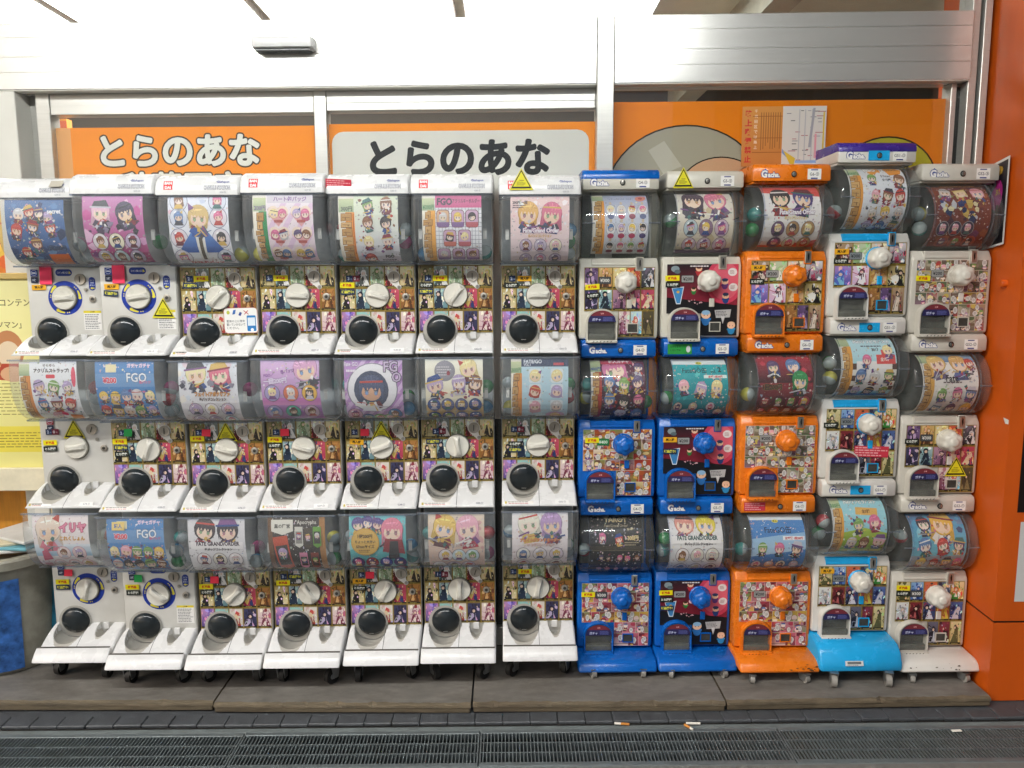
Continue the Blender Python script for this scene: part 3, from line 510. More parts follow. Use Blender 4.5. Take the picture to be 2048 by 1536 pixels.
def C12(p):
    p.rect(0, 0, 100, 110, '#cfc4c0', '#3f78a8'); p.rect(0, 40, 100, 90, '#7cc0d0', '#4a94bc'); fx(p, 12, ['#5aa0c4', '#2c4a74', '#8cc8d8'], (0, 56, 100, 110), 3, 12); p.free(); p.head(60, 92, 20, '#e9b84a', cloth='#e6dcd4'); p.heads([(26, 92)], 15, hair='#3a3444'); p.heads([(22, 58), (56, 58), (84, 60)], 12); p.heads([(20, 30), (44, 30), (66, 32), (88, 30)], 9); p.heads([(16, 6), (48, 6), (78, 6)], 9, body=False); p.text('アクリル', 54, 106, 5, '#2c3a54', 30, 0.03)
POSTERS = {(1, c+1): f for c, f in enumerate((A1, A2, A3, A4, A5, A6, A7, A8, A9, A10, A11, A12))}
POSTERS.update({(2, c+1): f for c, f in enumerate((B1, B2, B3, B4, B5, B6, B7, B8, B9, B10, B11, B12))})
POSTERS.update({(3, c+1): f for c, f in enumerate((C1, C2, C3, C4, C5, C6, C7, C8, C9, C10, C11, C12))})
CS_PATH = [(y+.014, z) for y, z in [(-.064, .124), (-.083, .130), (-.101, .141), (-.116, .157), (-.128, .177), (-.137, .2), (-.143, .224), (-.1465, .25), (-.148, .28), (-.1465, .312), (-.142, .345)]]
GP_PATH = [(.09-.113*math.cos(rad(a)), .2125+.113*math.sin(rad(a))) for a in range(-70, 73, 10)]
def poster(row, col):
    cs = col <= 7; W = .206 if cs else .204
    surf, Ln = curved(CS_PATH if cs else GP_PATH, -W/2+(0 if cs else -.006), None)
    p = Print(W/100, seed=row*100+col, ky=Ln/110); p.clip = None
    orig = p.build; POSTERS[(row, col)](p)
    q = Print(W/100, ky=Ln/110); g = random.Random(row*31+col)
    pc = [t[0][0][2:5] for t in p.t[::5]]; n0 = len(p.t); zz = p.top
    for _ in range(170):
        p.z = .2+.5*g.random(); a, b = g.uniform(0, 100), g.uniform(0, 110); e = g.uniform(.6, 3.2); c_ = g.choice(pc); c_ = tuple(min(1, .55*v+.3) for v in c_)
        p.poly([(a+e*g.uniform(.3, 1)*math.cos(t), b+e*g.uniform(.3, 1)*math.sin(t)) for t in (.2, 1.6, 2.9, 4.4)], c_)
    p.z = zz+1; p.lines(30, 1.2, 96, 3.4, 1, '#7c767c')
    out = []
    for P, z in p.t:                                                      # trim everything to the sheet
        P = list(P)
        if min(a[0] for a in P) < 0: P = clip_poly(P, 0, 0, True)
        if len(P) > 2 and max(a[0] for a in P) > 100: P = clip_poly(P, 0, 100, False)
        for i in range(1, len(P)-1): out.append(((P[0], P[i], P[i+1]), z))
    q.t = out
    return q.build('display_card', PRINT, surf)

# ------------------------------------------------------------------ printed front sheets
def artcard(p, x0, y0, x1, y1, pal, seed):                                # generic picture card: soft shards round an upright shape
    g = random.Random(seed); z = p.z; p.clip = (x0, y0, x1, y1); w, h = x1-x0, y1-y0
    p.rect(x0, y0, x1, y1, pal[0], pal[1])
    def shard(n, lo, hi):
        for i in range(n):
            a, b = x0+w*g.random(), y0+h*g.random(); q = w*g.uniform(lo, hi); r0 = g.uniform(0, 6); e = g.uniform(.3, 1)
            c_ = g.choice(pal); c_ = tuple(min(1, v*g.uniform(.75, 1.6)+.01) for v in hx(c_))
            p.poly([(a+q*g.uniform(0.5, 1)*math.cos(r0+t)*e, b+q*g.uniform(0.4, 1.2)*math.sin(r0+t)) for t in (0, 1.2, 2.5, 3.7, 5)], c_)
    shard(14, .08, .3)
    cx = x0+w*g.uniform(0.35, 0.65); cy = y0+h*g.uniform(0.5, 0.74); ln = w*g.uniform(-.25, .25)
    p.poly([(cx-w*g.uniform(.2, .45)+ln, y0), (cx+w*g.uniform(.2, .45)+ln, y0), (cx+w*0.16, cy), (cx-w*0.14, cy)], pal[2])
    for i in range(3): p.poly([(cx-w*g.uniform(.2, .5), y0+h*g.uniform(0, .5)), (cx+w*g.uniform(-.2, .2), y0+h*g.uniform(.0, .3)), (cx+w*g.uniform(-.1, .2), cy), (cx-w*0.1, cy+h*g.uniform(-.1, .08))], pal[g.choice((0, 2, 3, 4))])
    hr = g.uniform(.12, .2); hxp = cx+w*g.uniform(-.12, .12)
    for i in range(5): t = g.uniform(-2.6, -.5); p.line(hxp+w*g.uniform(-.1, .1), cy+h*.1, hxp+w*g.uniform(.2, .5)*math.cos(t), cy+h*.1+w*g.uniform(.2, .5)*math.sin(t), w*g.uniform(.04, .1), pal[4])
    p.disc(hxp, cy+h*0.08, w*hr, h*hr*.8, pal[4], 10, g.uniform(-.4, .4)); p.disc(hxp+w*g.uniform(-.03, .03), cy+h*0.05, w*hr*.6, h*hr*.42, '#e3c6b0', 8)
    shard(16, .03, .11)
    for i in range(7):
        a, b = x0+w*g.random(), y0+h*g.random()*0.8; t = g.uniform(0, 6); l = w*g.uniform(0.15, 0.5); p.line(a, b, a+l*math.cos(t), b+l*math.sin(t), w*g.uniform(0.015, 0.05), g.choice(pal))
    p.rect(x0, y0, x1, y0+h*0.1, '#2e2a1e'); p.lines(x0+w*0.2, y0+h*0.02, x1-w*0.2, y0+h*0.08, 1, '#a89a5c')
    p.clip = None; p.z = z+60; fr = w*0.025
    for a in ((x0, y0, x0+fr, y1), (x1-fr, y0, x1, y1), (x0, y1-fr, x1, y1), (x0, y0, x1, y0+fr*1.3)): p.z = z+75; p.rect(*a, '#a58932')
    for a, b in ((x0, y0), (x1, y0), ((x0+x1)/2, y0)): p.z = z+76; p.disc(a, b, fr*2.0, fr*1.5, '#a89048', 8)
    p.top = max(p.top, z+77); p.z = z
def pal(s):
    out = []
    for q in s.split():
        c = [int(q[i:i+2], 16) for i in (0, 2, 4)]; l = .3*c[0]+.59*c[1]+.11*c[2]; out.append('#%02x%02x%02x' % tuple(min(255, int((v*.87+l*.13)*.98)) for v in c))
    return out
CSPAL = [pal('c9b884 8a7c50 4a4a30 b8a468 6a6440'), pal('4a4e4c 8f9894 e6e4e0 26282a eceae8'), pal('a8b894 c4ccb0 7c9470 d8dcc4 6a8a4a'), pal('d8c9c0 e6e0da b02f34 f2efec 5a1f24'), pal('d8c088 eadfb4 3c3430 b89a58 e9c870'),
         pal('e6d8a8 c9b06a 1c1c20 f2efe6 2a2428'), pal('5a8a94 a8c8cc 24344c e6ecee 1c2838'), pal('d0c9b8 e6e0d0 6a4a3c c9a86a 9a8a70'), pal('b02c4c d8506a 26366c d8b45a e9d8b0'), pal('8a5424 c0823c 5a341a d8a868 a86a34'),
         pal('5a3c9c c88fd0 3a5ab4 e9a8d8 8a6ac8'), pal('4fa8ac 9fd4d0 e9dcc0 2c6a74 e6c878'), pal('c9bfb0 e6ded4 b03a34 d8cfc6 e6d0a0'), pal('2a2a48 40406c b8a8cc 1c1a30 2c2440'), pal('d8b4bc ecd8d4 7c2a44 e9dcd0 b06a86')]
GAPAL = [pal('5a3f6c 8a6aa0 c9a8d0 2c2034 4a3450'), pal('b8803c e0b86a 5a3420 e9d0a0 c89050'), pal('c9a04a e9dc9c 26304c f0e6d0 e0c070'), pal('a8302c d8583c f0d8c0 3a1a1c e0b060'), pal('2c2c34 5a5a64 e6e4e4 18181c d8d6d8'),
         pal('2a2840 45426a c4b4d4 1a1828 2c2440'), pal('5a8a94 a8c8cc 24344c e6ecee 1c2838'), pal('8a5a7c c090a8 3a2434 e0c0d0 5a3a4c'), pal('c04a6c d87a90 2c2a50 e6d0d8 f0e0c0'), pal('b02c4c d8506a 26366c d8b45a e9d8b0'),
         pal('d8b4bc ecd8d4 7c2a44 e9dcd0 b06a86'), pal('7cc0d8 c9e4ec e58a7c f0f0f0 d8604c'), pal('3a3428 5a5038 8a7a4c 241f18 4a4030')]
GCPAL = [pal('6a4a3c b89a78 e0d0c0 8a3434 2c2420'), pal('8ab06a c9d8b4 e6eae0 4a8a3c a8c88c'), pal('d8c8a8 ece0c8 b0803c 5a6a3c 8a5a34'), pal('34303c e6dce0 c84a6c 1c1a20 b0a0b0'), pal('3c4ab0 b08ad8 7cc0e0 e0a8d0 4a6ad0'), pal('d8a8d0 f0d8ec c04a6c f2eef2 5a3444'),
         pal('b8803c e0b86a 6a3f8a e9d0a0 c89050'), pal('e6d8a8 c9b06a 1c1c20 f2efe6 2a2428'), pal('7c4a24 b0783c 4a2818 d8a060 a86a34'), pal('3a2c48 6a4f80 b8a0cc 241a30 8a6aa0'), pal('c0402c e88a3c f0c84a 8a2018 e8b070')]
GEPAL = [pal('b8a868 e0d49c 5a5a34 c9b878 4a4428'), pal('3a6ac0 8ab8e8 1f3f8a dfe9f4 2c4a9c'), pal('a8342c e06a3c 3a1a1c f0d8b0 c8502c'), pal('26344c 5a7090 e6ecf0 1a2030 d8c890'), pal('e0a040 f0d8a0 3c9a3c f0ece0 d8582c'), pal('c9ccd0 ecece8 8a3444 5a6a74 a8a49c'),
         pal('5a1c24 8a2c34 2c1018 c05a5c 3a1418'), pal('2a3a6c 4a5f9c d8d8e4 8a2c3c 1c2440'), pal('c0343c e0806c f0d84a 3a8aa8 d8a03c'), pal('2a3f8a 5a78c0 e6e9f0 1a2450 dcdce8'), pal('3a3a48 6a6a80 c9ccd8 1c1c28 2c2c3c'), pal('4a1c28 8a3444 2c0f18 e6d4d4 a82c44')]
def sheet_cs():
    p = Print(1, 5); X = [-.137+.0548*i for i in range(6)]; Z = [.110, .028, -.056, -.139]
    p.rect(-.137, -.139, .137, .110, '#75673a')
    p.free(); z = p.z
    for j in range(3):
        for i in range(5): p.z = z; artcard(p, X[i]+.0012, Z[j+1]+.001, X[i+1]-.0012, Z[j]-.002, CSPAL[j*5+i], 40+j*5+i)
    p.free(); p.disc(.0, 0, .045, .045, '#2c2a22', 28); p.disc(.062, .069, .0235, .0235, '#e9e6e0', 20); p.poly([(.046, .05), (.078, .056), (.086, .028), (.074, .026)], '#e9e6e0'); p.disc(.08, .031, .009, .009, '#e9e6e0', 14); p.disc(.104, -.004, .014, .014, '#7a5a34', 16)
    return p.build('art_panel', PRINT, flat(.0175))
def lshape(p, col): p.rect(-.13, -.105, .133, .056, col); p.rect(-.002, -.203, .133, -.105, col)
def sheet_cards(P, seed, cols1=5):
    p = Print(1, seed); lshape(p, '#6c6138'); p.free(); z = p.z; rows = [(.056, -.025), (-.025, -.105), (-.105, -.203)]; k = 0
    for j, (t, b) in enumerate(rows):
        x0, x1, n = (-.13, .133, 5 if len(P) > 11 else 4) if j < 2 else (-.002, .133, 3 if len(P) > 8 else 2)
        for i in range(n): p.z = z; artcard(p, x0+(x1-x0)*i/n+.001, b+.001, x0+(x1-x0)*(i+1)/n-.001, t-.001, P[k % len(P)], seed+k); k += 1
    return p.build('art_panel', PRINT, flat(.0305))
def sheet_comic(seed, hues):
    p = Print(1, seed); lshape(p, '#d9cfc4'); g = p.rng; p.free(); z = p.z
    for j, (t, b) in enumerate([(.056, .018), (.018, -.022), (-.022, -.062), (-.062, -.105), (-.105, -.15), (-.15, -.203)]):
        x = -.13 if j < 4 else -.002
        while x < .128:
            w_ = g.uniform(.03, .062); x1 = min(x+w_, .133); x1 = .133 if .133-x1 < .02 else x1; p.z = z; p.clip = (x+.0006, b+.0006, x1-.0006, t-.0006)
            p.rect(x, b, x1, t, g.choice(hues), g.choice(hues))
            for _ in range(5): a, c = g.uniform(x, x1), g.uniform(b, t); p.disc(a, c, g.uniform(.004, .014), g.uniform(.004, .012), g.choice(hues), 10)
            for _ in range(2): p.head(g.uniform(x+.006, x1-.006), g.uniform(b+.006, t-.014), g.uniform(.006, .011), body=True)
            p.line(x, g.uniform(b, t), x1, g.uniform(b, t), .0015, '#4a3034')
            for _ in range(g.choice((1, 1, 2, 2))):
                a, c = g.uniform(x+.008, x1-.008), g.uniform(b+.01, t-.008); ra, rb = g.uniform(.006, .010), g.uniform(.009, .014)
                p.disc(a, c, ra+.0007, rb+.0007, '#3a3034', 14); p.disc(a, c, ra, rb, '#e2dfdb', 14); p.lines(a-ra*.6, c-rb*.6, a+ra*.6, c+rb*.6, 3, '#6a6466', True, 0.4)
            p.clip = None; p.top = max(p.top, z+80); x = x1
    return p.build('art_panel', PRINT, flat(.0305))
def sheet_night():
    p = Print(1, 9); g = p.rng; p.rect(-.13, -.115, .135, .062, '#8c1f34', '#241c22'); p.rect(-.002, -.203, .135, -.115, '#16161a'); p.rect(-.13, -.115, .135, -.09, '#17171b'); p.free()
    p.clip = (-.13, -.2, .135, .062); p.disc(.085, -.0, .07, .085, '#c9405a', 28); p.disc(.085, .0, .056, .07, '#da6274', 28); p.poly([(-.13, -.06), (.135, -.09), (.135, -.12), (-.13, -.12)], '#17171b'); p.clip = None
    p.free(); p.poly([(-.112, -.025), (-.066, -.02), (-.078, -.085), (-.094, -.085)], '#dfe6ec'); p.poly([(-.109, -.028), (-.069, -.023), (-.08, -.082), (-.092, -.082)], '#3f86c0'); p.disc(-.088, -.04, .006, .005, '#e0b050', 8); p.disc(-.1, .045, .016, .012, '#8a9aa0', 10); p.disc(-.092, .035, .012, .008, '#5a6a70', 8)
    def person(x, y, s, body, hat='#2c3a5c'):
        p.free(); p.disc(x, y-s*1.3, s*.85, s*.95, body, 14); p.disc(x-s*.75, y-s*1.0, s*.35, s*.3, body, 8); p.disc(x+s*.75, y-s*.9, s*.35, s*.3, body, 8); p.disc(x, y, s, s*.85, '#f0c2a0', 16); p.disc(x, y+s*.45, s*.9, s*.5, hat, 12); p.disc(x-s*.35, y-s*.1, s*.1, s*.12, '#3a2c2c', 6); p.disc(x+s*.35, y-s*.1, s*.1, s*.12, '#3a2c2c', 6)
    person(-.012, .046, .012, '#b02f34', '#4a1c20'); person(.086, -.002, .013, '#6a3a7c'); person(.09, -.055, .013, '#24407c'); person(-.03, -.03, .009, '#2f7c3c', '#3a2c20'); person(.018, -.125, .018, '#2f74b8', '#8fb8d8'); person(.114, -.165, .015, '#2f8ac0', '#e8c0a0')
    for x, y in ((.113, .033), (.117, -.023)): p.free(); p.disc(x, y, .017, .015, '#e6e2e0', 18); p.lines(x-.01, y-.007, x+.01, y+.007, 3, '#8a4a44')
    p.free(); p.disc(-.008, -.022, .009, .009, '#f0c8d0', 14); p.poly([(.05, -.108), (.112, -.105), (.108, -.135), (.056, -.137)], '#b9b9b9'); p.poly([(.074, -.13), (.09, -.13), (.082, -.16)], '#d0d0d0'); p.lines(.055, -.132, .106, -.11, 4, '#5a5a5c'); p.lines(-.045, .05, .03, .06, 1, '#e0d8d8'); fxz = p.z
    for _ in range(14): p.z = fxz; p.disc(g.uniform(-.05, .01), g.uniform(-.085, -.07), .0022, .0018, '#e0b0b8', 6)
    return p.build('art_panel', PRINT, flat(.0305))
WARM = ['#c9823c', '#e0b04a', '#a8542c', '#8a4a3c', '#d8c48c', '#b03a34', '#6a4a3c', '#e6d8c0', '#7c8a4a', '#a88a94']
PINKS = ['#a83a50', '#c96a7c', '#6a2434', '#d8b04a', '#8a4a54', '#e0c8c0', '#5a4a3c', '#b07c86', '#7c8a5a', '#c0524c']
MUTED = ['#8a7a6c', '#b0a890', '#6a5a50', '#a84c4c', '#c9b45a', '#5a6a4a', '#8a6a7c', '#d0c6b8', '#74604a', '#a88a6c']

# ------------------------------------------------------------------ stickers and small printed plates (metres, centred)
def st_tag(txt, bg, fg, w_=.053, h_=.02):
    p = Print(1, 3); p.rect(-w_/2, -h_/2, w_/2, h_/2, bg); p.text(txt, 0, 0, h_*.56, fg, w_*.84, 0.05); return p.build('tag_sticker', STICK, flat(0))
def st_tri():
    p = Print(1, 4); s = .042
    def tr(k, c): p.poly([(-s*k, -s*.86*k+s*.0), (s*k, -s*.86*k), (0, s*.92*k)], c)
    tr(1, '#e0d62a'); tr(.86, '#1c1a12'); tr(.68, '#e0d62a'); p.text('Caution', 0, -.003, .0042, '#1c1a12', .018, 0.03); p.lines(-.016, -.021, .016, -.007, 4, '#3c3818'); return p.build('warning_sticker', STICK, flat(0))
def st_paper(w_, h_, col):
    v = []; f = []
    for i in range(5):
        for j in range(5): x, z = -w_/2+w_*i/4, -h_/2+h_*j/4; v.append((x, -.0006-.004*((4-j)/4)**2-.0015*(i/4)**2, z))
    for i in range(4):
        for j in range(4): a = i*5+j; f.append((a, a+5, a+6, a+1))
    return mesh('paper_note', v, f, mat('paper_'+col[1:], col, .7, var=.05, rvar=.02), 60)
def st_price(a, b=None):
    p = Print(1, 6); x0 = -.024
    p.rect(x0, -.011, 0, .011, '#27395e'); p.text(a, -.015, 0, .012, '#c9d3ea', .012, 0.05); p.text('枚', -.005, -.002, .007, '#9fb0d4', .008)
    if b is not None: p.rect(.0, -.011, .026, .011, '#7c2a3c'); p.text(b, .008, 0, .012, '#eadfe4', .012, 0.05); p.text('枚', .019, -.002, .007, '#d8b4bc', .008)
    return p.build('price_sticker', STICK, flat(0))
def st_ring():
    p = Print(1, 7); n = 40; z = p.z
    for k in range(n):
        a, b = 2*math.pi*k/n, 2*math.pi*(k+1)/n; p.z = z; p.poly([(.046*math.cos(a), .046*math.sin(a)), (.0635*math.cos(a), .0635*math.sin(a)), (.0635*math.cos(b), .0635*math.sin(b)), (.046*math.cos(b), .046*math.sin(b))], '#1f3a9c')
    p.z = z+1
    for c0 in (160, 30, -95):
        for k in range(6):
            a, b = rad(c0-k*6), rad(c0-k*6-6); w0, w1 = .0025+k*.0006, .0025+(k+1)*.0006
            if k == 5: w0, w1 = .008, .0005
            p.z = z+1; p.poly([((.0548+q*w_)*math.cos(t), (.0548+q*w_)*math.sin(t)) for q, w_, t in ((-1, w0, a), (1, w0, a), (1, w1, b), (-1, w1, b))], '#ece04a')
        for q in (9, 17): p.z = z+1; p.disc(.0548*math.cos(rad(c0+q)), .0548*math.sin(rad(c0+q)), .0024, .0024, '#ece04a', 8)
    return p.build('dial_ring', STICK, flat(0))
def st_pill(): p = Print(1, 8); p.rrect(-.031, -.0125, .031, .0125, .0122, '#1f3a8c'); p.text('コイン投入口', -.004, 0, .0075, '#e6ecf4', .04, 0.02); p.poly([(.018, -.005), (.027, -.003), (.02, .006)], '#ece04a'); return p.build('coin_slot_sticker', STICK, flat(0))
def st_vpill(): p = Print(1, 8); p.rrect(-.0125, -.025, .0125, .025, .0122, '#1f3a8c'); p.text('コイン', 0, .013, .006, '#e6ecf4', .018, 0.02); p.text('返却', 0, .004, .006, '#e6ecf4', .014, 0.02); p.text('ボタン', 0, -.005, .006, '#e6ecf4', .018, 0.02); p.poly([(-.008, -.016), (0, -.011), (0, -.021)], '#ece04a'); p.rect(0, -.018, .008, -.014, '#ece04a'); return p.build('coin_return_sticker', STICK, flat(0))
def st_badge2(c1): p = Print(1, 8); p.rect(-.013, 0, .013, .026, c1); p.disc(0, .013, .0105, .0105, '#dfe6f4', 18); p.disc(0, .013, .0092, .0092, c1, 18); p.rect(-.007, .011, .007, .015, '#e9eef6'); p.rect(-.012, -.024, .013, -.002, '#2c3450'); p.text('2枚', 0, -.013, .01, '#d0d6e4', .018, 0.04); return p.build('price_sticker', STICK, flat(0))
def st_caution(): p = Print(1, 10); p.rect(-.033, -.036, .033, .036, '#efedea'); p.rect(-.033, .027, .033, .036, '#e3d23c'); p.text('ご注意', 0, .0315, .006, '#3c3a1c', .02, 0.03); p.lines(-.029, -.033, .03, .024, 9, '#5a5a5e'); return p.build('instruction_sheet', STICK, flat(0))
def st_notice():
    p = Print(1, 11); p.rrect(-.062, -.047, .062, .047, .012, '#c0604c'); p.rrect(-.0605, -.0455, .0605, .0455, .011, '#f2f1ee')
    for i, t in enumerate(('筐体の上に物を', '置いていかないで', 'ください。')): p.text(t, -.053, -.002-i*.0125, .0095, '#3a3c44', .068, 0.01, anchor='l')
    p.free(); p.rrect(.022, -.04, .055, .018, .004, '#2a7cc0'); p.rect(.025, -.02, .052, .01, '#dfe9f2'); p.disc(.04, -.035, .006, .006, '#f0f4f8', 12); p.disc(-.045, .03, .006, .007, '#b8c04a', 12); p.poly([(-.03, .022), (-.02, .024), (-.016, .04), (-.026, .038)], '#3a6ab0'); p.poly([(-.008, .02), (0, .016), (.006, .028), (-.002, .032)], '#3a4a8c'); p.line(.012, .036, .03, .022, .003, '#c0504c'); p.line(.014, .022, .028, .036, .003, '#c0504c'); return p.build('notice_card', STICK, flat(0))
def st_strip(torn): 
    p = Print(1, 12+torn); x1 = .108 if not torn else .085
    p.rect(0, 0, x1, .013, '#e9e6e0' if not torn else '#d6d2ca'); p.rect(.002, .001, .009, .012, '#c0b04a'); p.lines(.012, .007, x1-.004, .012, 1, '#3a3a3e'); p.lines(.016, .001, x1-.01, .006, 1, '#c05a5c')
    if torn: p.free(); p.line(.0, .011, x1, .012, .0012, '#8a8278'); p.poly([(.045, .0), (x1, .002), (x1, .009), (.05, .012)], '#efeeec')
    return p.build('instruction_strip', STICK, flat(0))
def st_code(t, h_=.008, col='#4a5068', bg=None): 
    p = Print(1, 13)
    if bg: p.rect(-.026, -.008, .026, .008, bg)
    p.text(t, 0, 0, h_, col, .046, 0.01); return p.build('number_sticker', STICK, flat(0))
def st_plate(t):
    p = Print(1, 13); p.rect(-.027, -.0185, .027, .0185, '#efeeea'); p.rect(-.0135, .013, .0135, .0165, '#1c2a7c'); p.rect(-.0135, -.0168, .0135, -.0125, '#1c2a7c'); p.text(t, 0, 0, .0125, '#30343c', .048, 0.01); return p.build('number_plate', STICK, flat(0))
def st_gacha(bg):
    p = Print(1, 14); p.text('G', -.029, .001, .0265, '#f2f0ee', .024, 0.05, rot=-6, outline='#26408c', ow=.075); p.text('acha.', .009, -.002, .0185, '#f2f0ee', .054, 0.05, outline='#26408c', ow=.075); p.free(); p.poly([(-.03, .016), (-.018, .013), (-.026, .02)], '#26408c'); return p.build('logo_sticker', STICK, flat(0))
def st_yen(t, bg='#4a4c50', fg='#e6e4dc'):
    p = Print(1, 15); p.rrect(-.0235, -.0135, .0235, .0135, .004, '#2c2c30'); p.rrect(-.0222, -.0122, .0222, .0122, .0035, bg); p.text(t, 0, 0, .0125, fg, .038, 0.02); return p.build('price_plate', STICK, flat(0))
def st_red(w_=.088, h_=.033):
    p = Print(1, 16); p.rect(-w_/2, -h_/2, w_/2, h_/2, '#cf3a4c'); p.lines(-w_/2+.004, -h_/2+.002, w_/2-.003, h_/2-.002, 4, '#eeb0b4'); return p.build('red_notice', STICK, flat(0))
ST = dict(new=st_tag('新商品', '#f0e01c', '#c8281c'), re=st_tag('再入荷', '#eeb02a', '#3a2c10'), tora=st_tag('とら限定', '#20261f', '#e6e9e0'), last=st_tag('現品限り!', '#1d3152', '#e6e04a'), tri=st_tri(), pink=st_paper(.046, .066, '#f2385f'), red=st_paper(.033, .026, '#f0304a'), green=st_paper(.031, .028, '#14a04a'),
          ring=st_ring(), pill=st_pill(), vpill=st_vpill(), caution=st_caution(), notice=st_notice(), b2=st_badge2('#1f3a8c'), b2r=st_badge2('#b03a4c'), strip=st_strip(0), torn=st_strip(1), redn=st_red(), pinkn=st_red(.13, .042))
for a in '123': ST['p'+a] = st_price(a)
for a, b in ('30', '20', '15'): ST['p'+a+b] = st_price(a, b)
STN = dict(new='tag_sticker', re='tag_sticker', tora='tag_sticker', last='tag_sticker', tri='warning_sticker', pink='paper_note', red='paper_note', green='paper_note', ring='dial_ring', pill='coin_slot_sticker', vpill='coin_return_sticker', caution='instruction_sheet', notice='notice_card', b2='price_sticker', b2r='price_sticker', strip='instruction_strip', torn='instruction_strip', redn='red_notice', pinkn='red_notice')

# ------------------------------------------------------------------ white capsule machine: shared part meshes (z = 0 at the turn knob)
def cs_body():
    b = MB(); prof = [(.19, -.2), (.022, -.2), (.022, .110), (.03, .114), (.055, .116), (.055, .352), (.19, .352)]
    b.loft_x(prof, [(-.139, .004), (-.136, 0), (.136, 0), (.139, .004)])
    return b.build('body', WHITE, 40)
def cs_frontplate(): return MB().rbox(-.1375, .1375, .0185, .03, -.141, .112, .003).build('front_plate', WHITE)
def cs_back(): return MB().box(-.134, .134, .048, .0545, .119, .35).build('globe_back', DARKIN, 0)
GPROF = [(y+(.014 if y < -.05 else 0), z) for y, z in [(-.146, .353), (-.151, .33), (-.154, .3), (-.155, .27), (-.152, .24), (-.146, .212), (-.137, .187), (-.124, .163), (-.107, .143), (-.086, .128), (-.06, .119), (-.02, .1165), (.05, .1165)]]
def cs_globe():
    b = MB(); n = len(GPROF); rings = []; r = .022
    def inset(ins):
        cy, cz = .05, .25; out = []
        for (y, z) in GPROF:
            d = math.hypot(cy-y, cz-z) or 1; k = ins/d; zz = z+(cz-z)*k if z < .35 else z; out.append((y+(cy-y)*k, zz))
        return out
    for x, i in [(-.143, .10), (-.143, .05)]+round_ends(-.1435, .1435, r, 5)+[(.143, .05), (.143, .10)]:
        rings.append([(x, y, z) for y, z in inset(i)])
    b.loft(rings, False, False); return b.build('globe', CLEAR, 60)
def cs_globe_flange():
    b = MB(); b.rbox(-.142, .142, -.052, -.03, .1125, .1165, .0015, 1); b.rbox(-.143, -.139, -.051, .05, .113, .119, .0015, 1); b.rbox(.139, .143, -.051, .05, .113, .119, .0015, 1); return b.build('globe_flange', CLEARRIM)
CLEARRIM = clear_mat('globe_edge_plastic', (0.72, 0.77, 0.86), 0.10)
def cs_clip():
    b = MB(); b.box(-.006, .006, -.09, -.084, -.016, .012)
    for k in range(4): b.box(-.006+k*.0034, -.0045+k*.0034, -.09, -.084, .012, .02)
    return b.build('card_clip', WHITE, 0)
CAPP = [(y+(.014 if y < -.05 else 0), z) for y, z in [(-.152, .352), (-.152, .366), (-.150, .38), (-.142, .398), (-.126, .413), (-.1, .423), (-.06, .427), (.19, .427), (.19, .352)]]
def cs_cap():
    b = MB(); xs = [(-.1445, .012), (-.1435, .006), (-.140, .0015), (-.135, 0), (.135, 0), (.140, .0015), (.1435, .006), (.1445, .012)]
    rings = []
    for x, i in xs: rings.append([(x, y+(i if y < 0 else 0), z-(i if z > .36 else 0)) for y, z in CAPP])
    b.loft(rings); return b.build('cap', TRAYW, 40)
TL = .128                                                                # tray reach
def tray_prof(y):                                                        # top surface height over depth
    t = min(1, max(0, (.02-y)/TL)); return -.140-.012*t-.046*t**1.7
def cs_tray():
    b = MB(); NX, NY = 84, 44; xs = [-.1395+.279*i/NX for i in range(NX+1)]; ys = [.02-TL*(j/NY) for j in range(NY+1)]
    grey = []
    def hz(x, y):
        z = tray_prof(y); dx, dy = (x+.058)/.064, (y-.02)/.122; q = dx*dx+dy*dy; g = 0
        if q < 1: z2 = -.158-.043*math.sqrt(1-q); z = min(z, z2+.0) if q < .97 else z; g = 1
        dx, dy = (x-.064)/.0265, (y-.02)/.086; q = dx*dx+dy*dy
        if q < 1: z2 = -.146-.043*math.sqrt(1-q); z = min(z, z2); g = 1
        e = .1395-abs(x)
        if e < .008: z -= .006*(1-e/.008)**2
        return z, g
    G = [[hz(x, y) for x in xs] for y in ys]; v = []; f = []; mi = []
    for j, y in enumerate(ys):
        for i, x in enumerate(xs): v.append((x, y, G[j][i][0]))
    W = NX+1
    for j in range(NY):
        for i in range(NX):
            f.append((j*W+i, (j+1)*W+i, (j+1)*W+i+1, j*W+i+1)); mi.append(1 if G[j][i][1]+G[j+1][i+1][1]+G[j][i+1][1]+G[j+1][i][1] >= 3 else 0)
    o = len(v)                                                            # front lip and sides
    for i, x in enumerate(xs): v += [(x, .02-TL-.0015, -.2015), (x, .02-TL-.001, -.2055)]
    for i in range(NX): a = NY*W+i; f += [(a, o+2*i, o+2*i+2, a+1), (o+2*i, o+2*i+1, o+2*i+3, o+2*i+2)]; mi += [0, 0]
    for sgn, i in ((-1, 0), (1, NX)):
        o2 = len(v)
        for j, y in enumerate(ys): v.append((xs[i], y, -.2055))
        for j in range(NY): f.append((j*W+i, (j+1)*W+i, o2+j+1, o2+j)); mi.append(0)
    me = bpy.data.meshes.new('tray'); me.from_pydata(v, [], f); me.materials.append(TRAYW); me.materials.append(SCOOP); me.polygons.foreach_set('material_index', mi); me.update(); me.shade_smooth(); me.set_sharp_from_angle(angle=rad(50)); return me
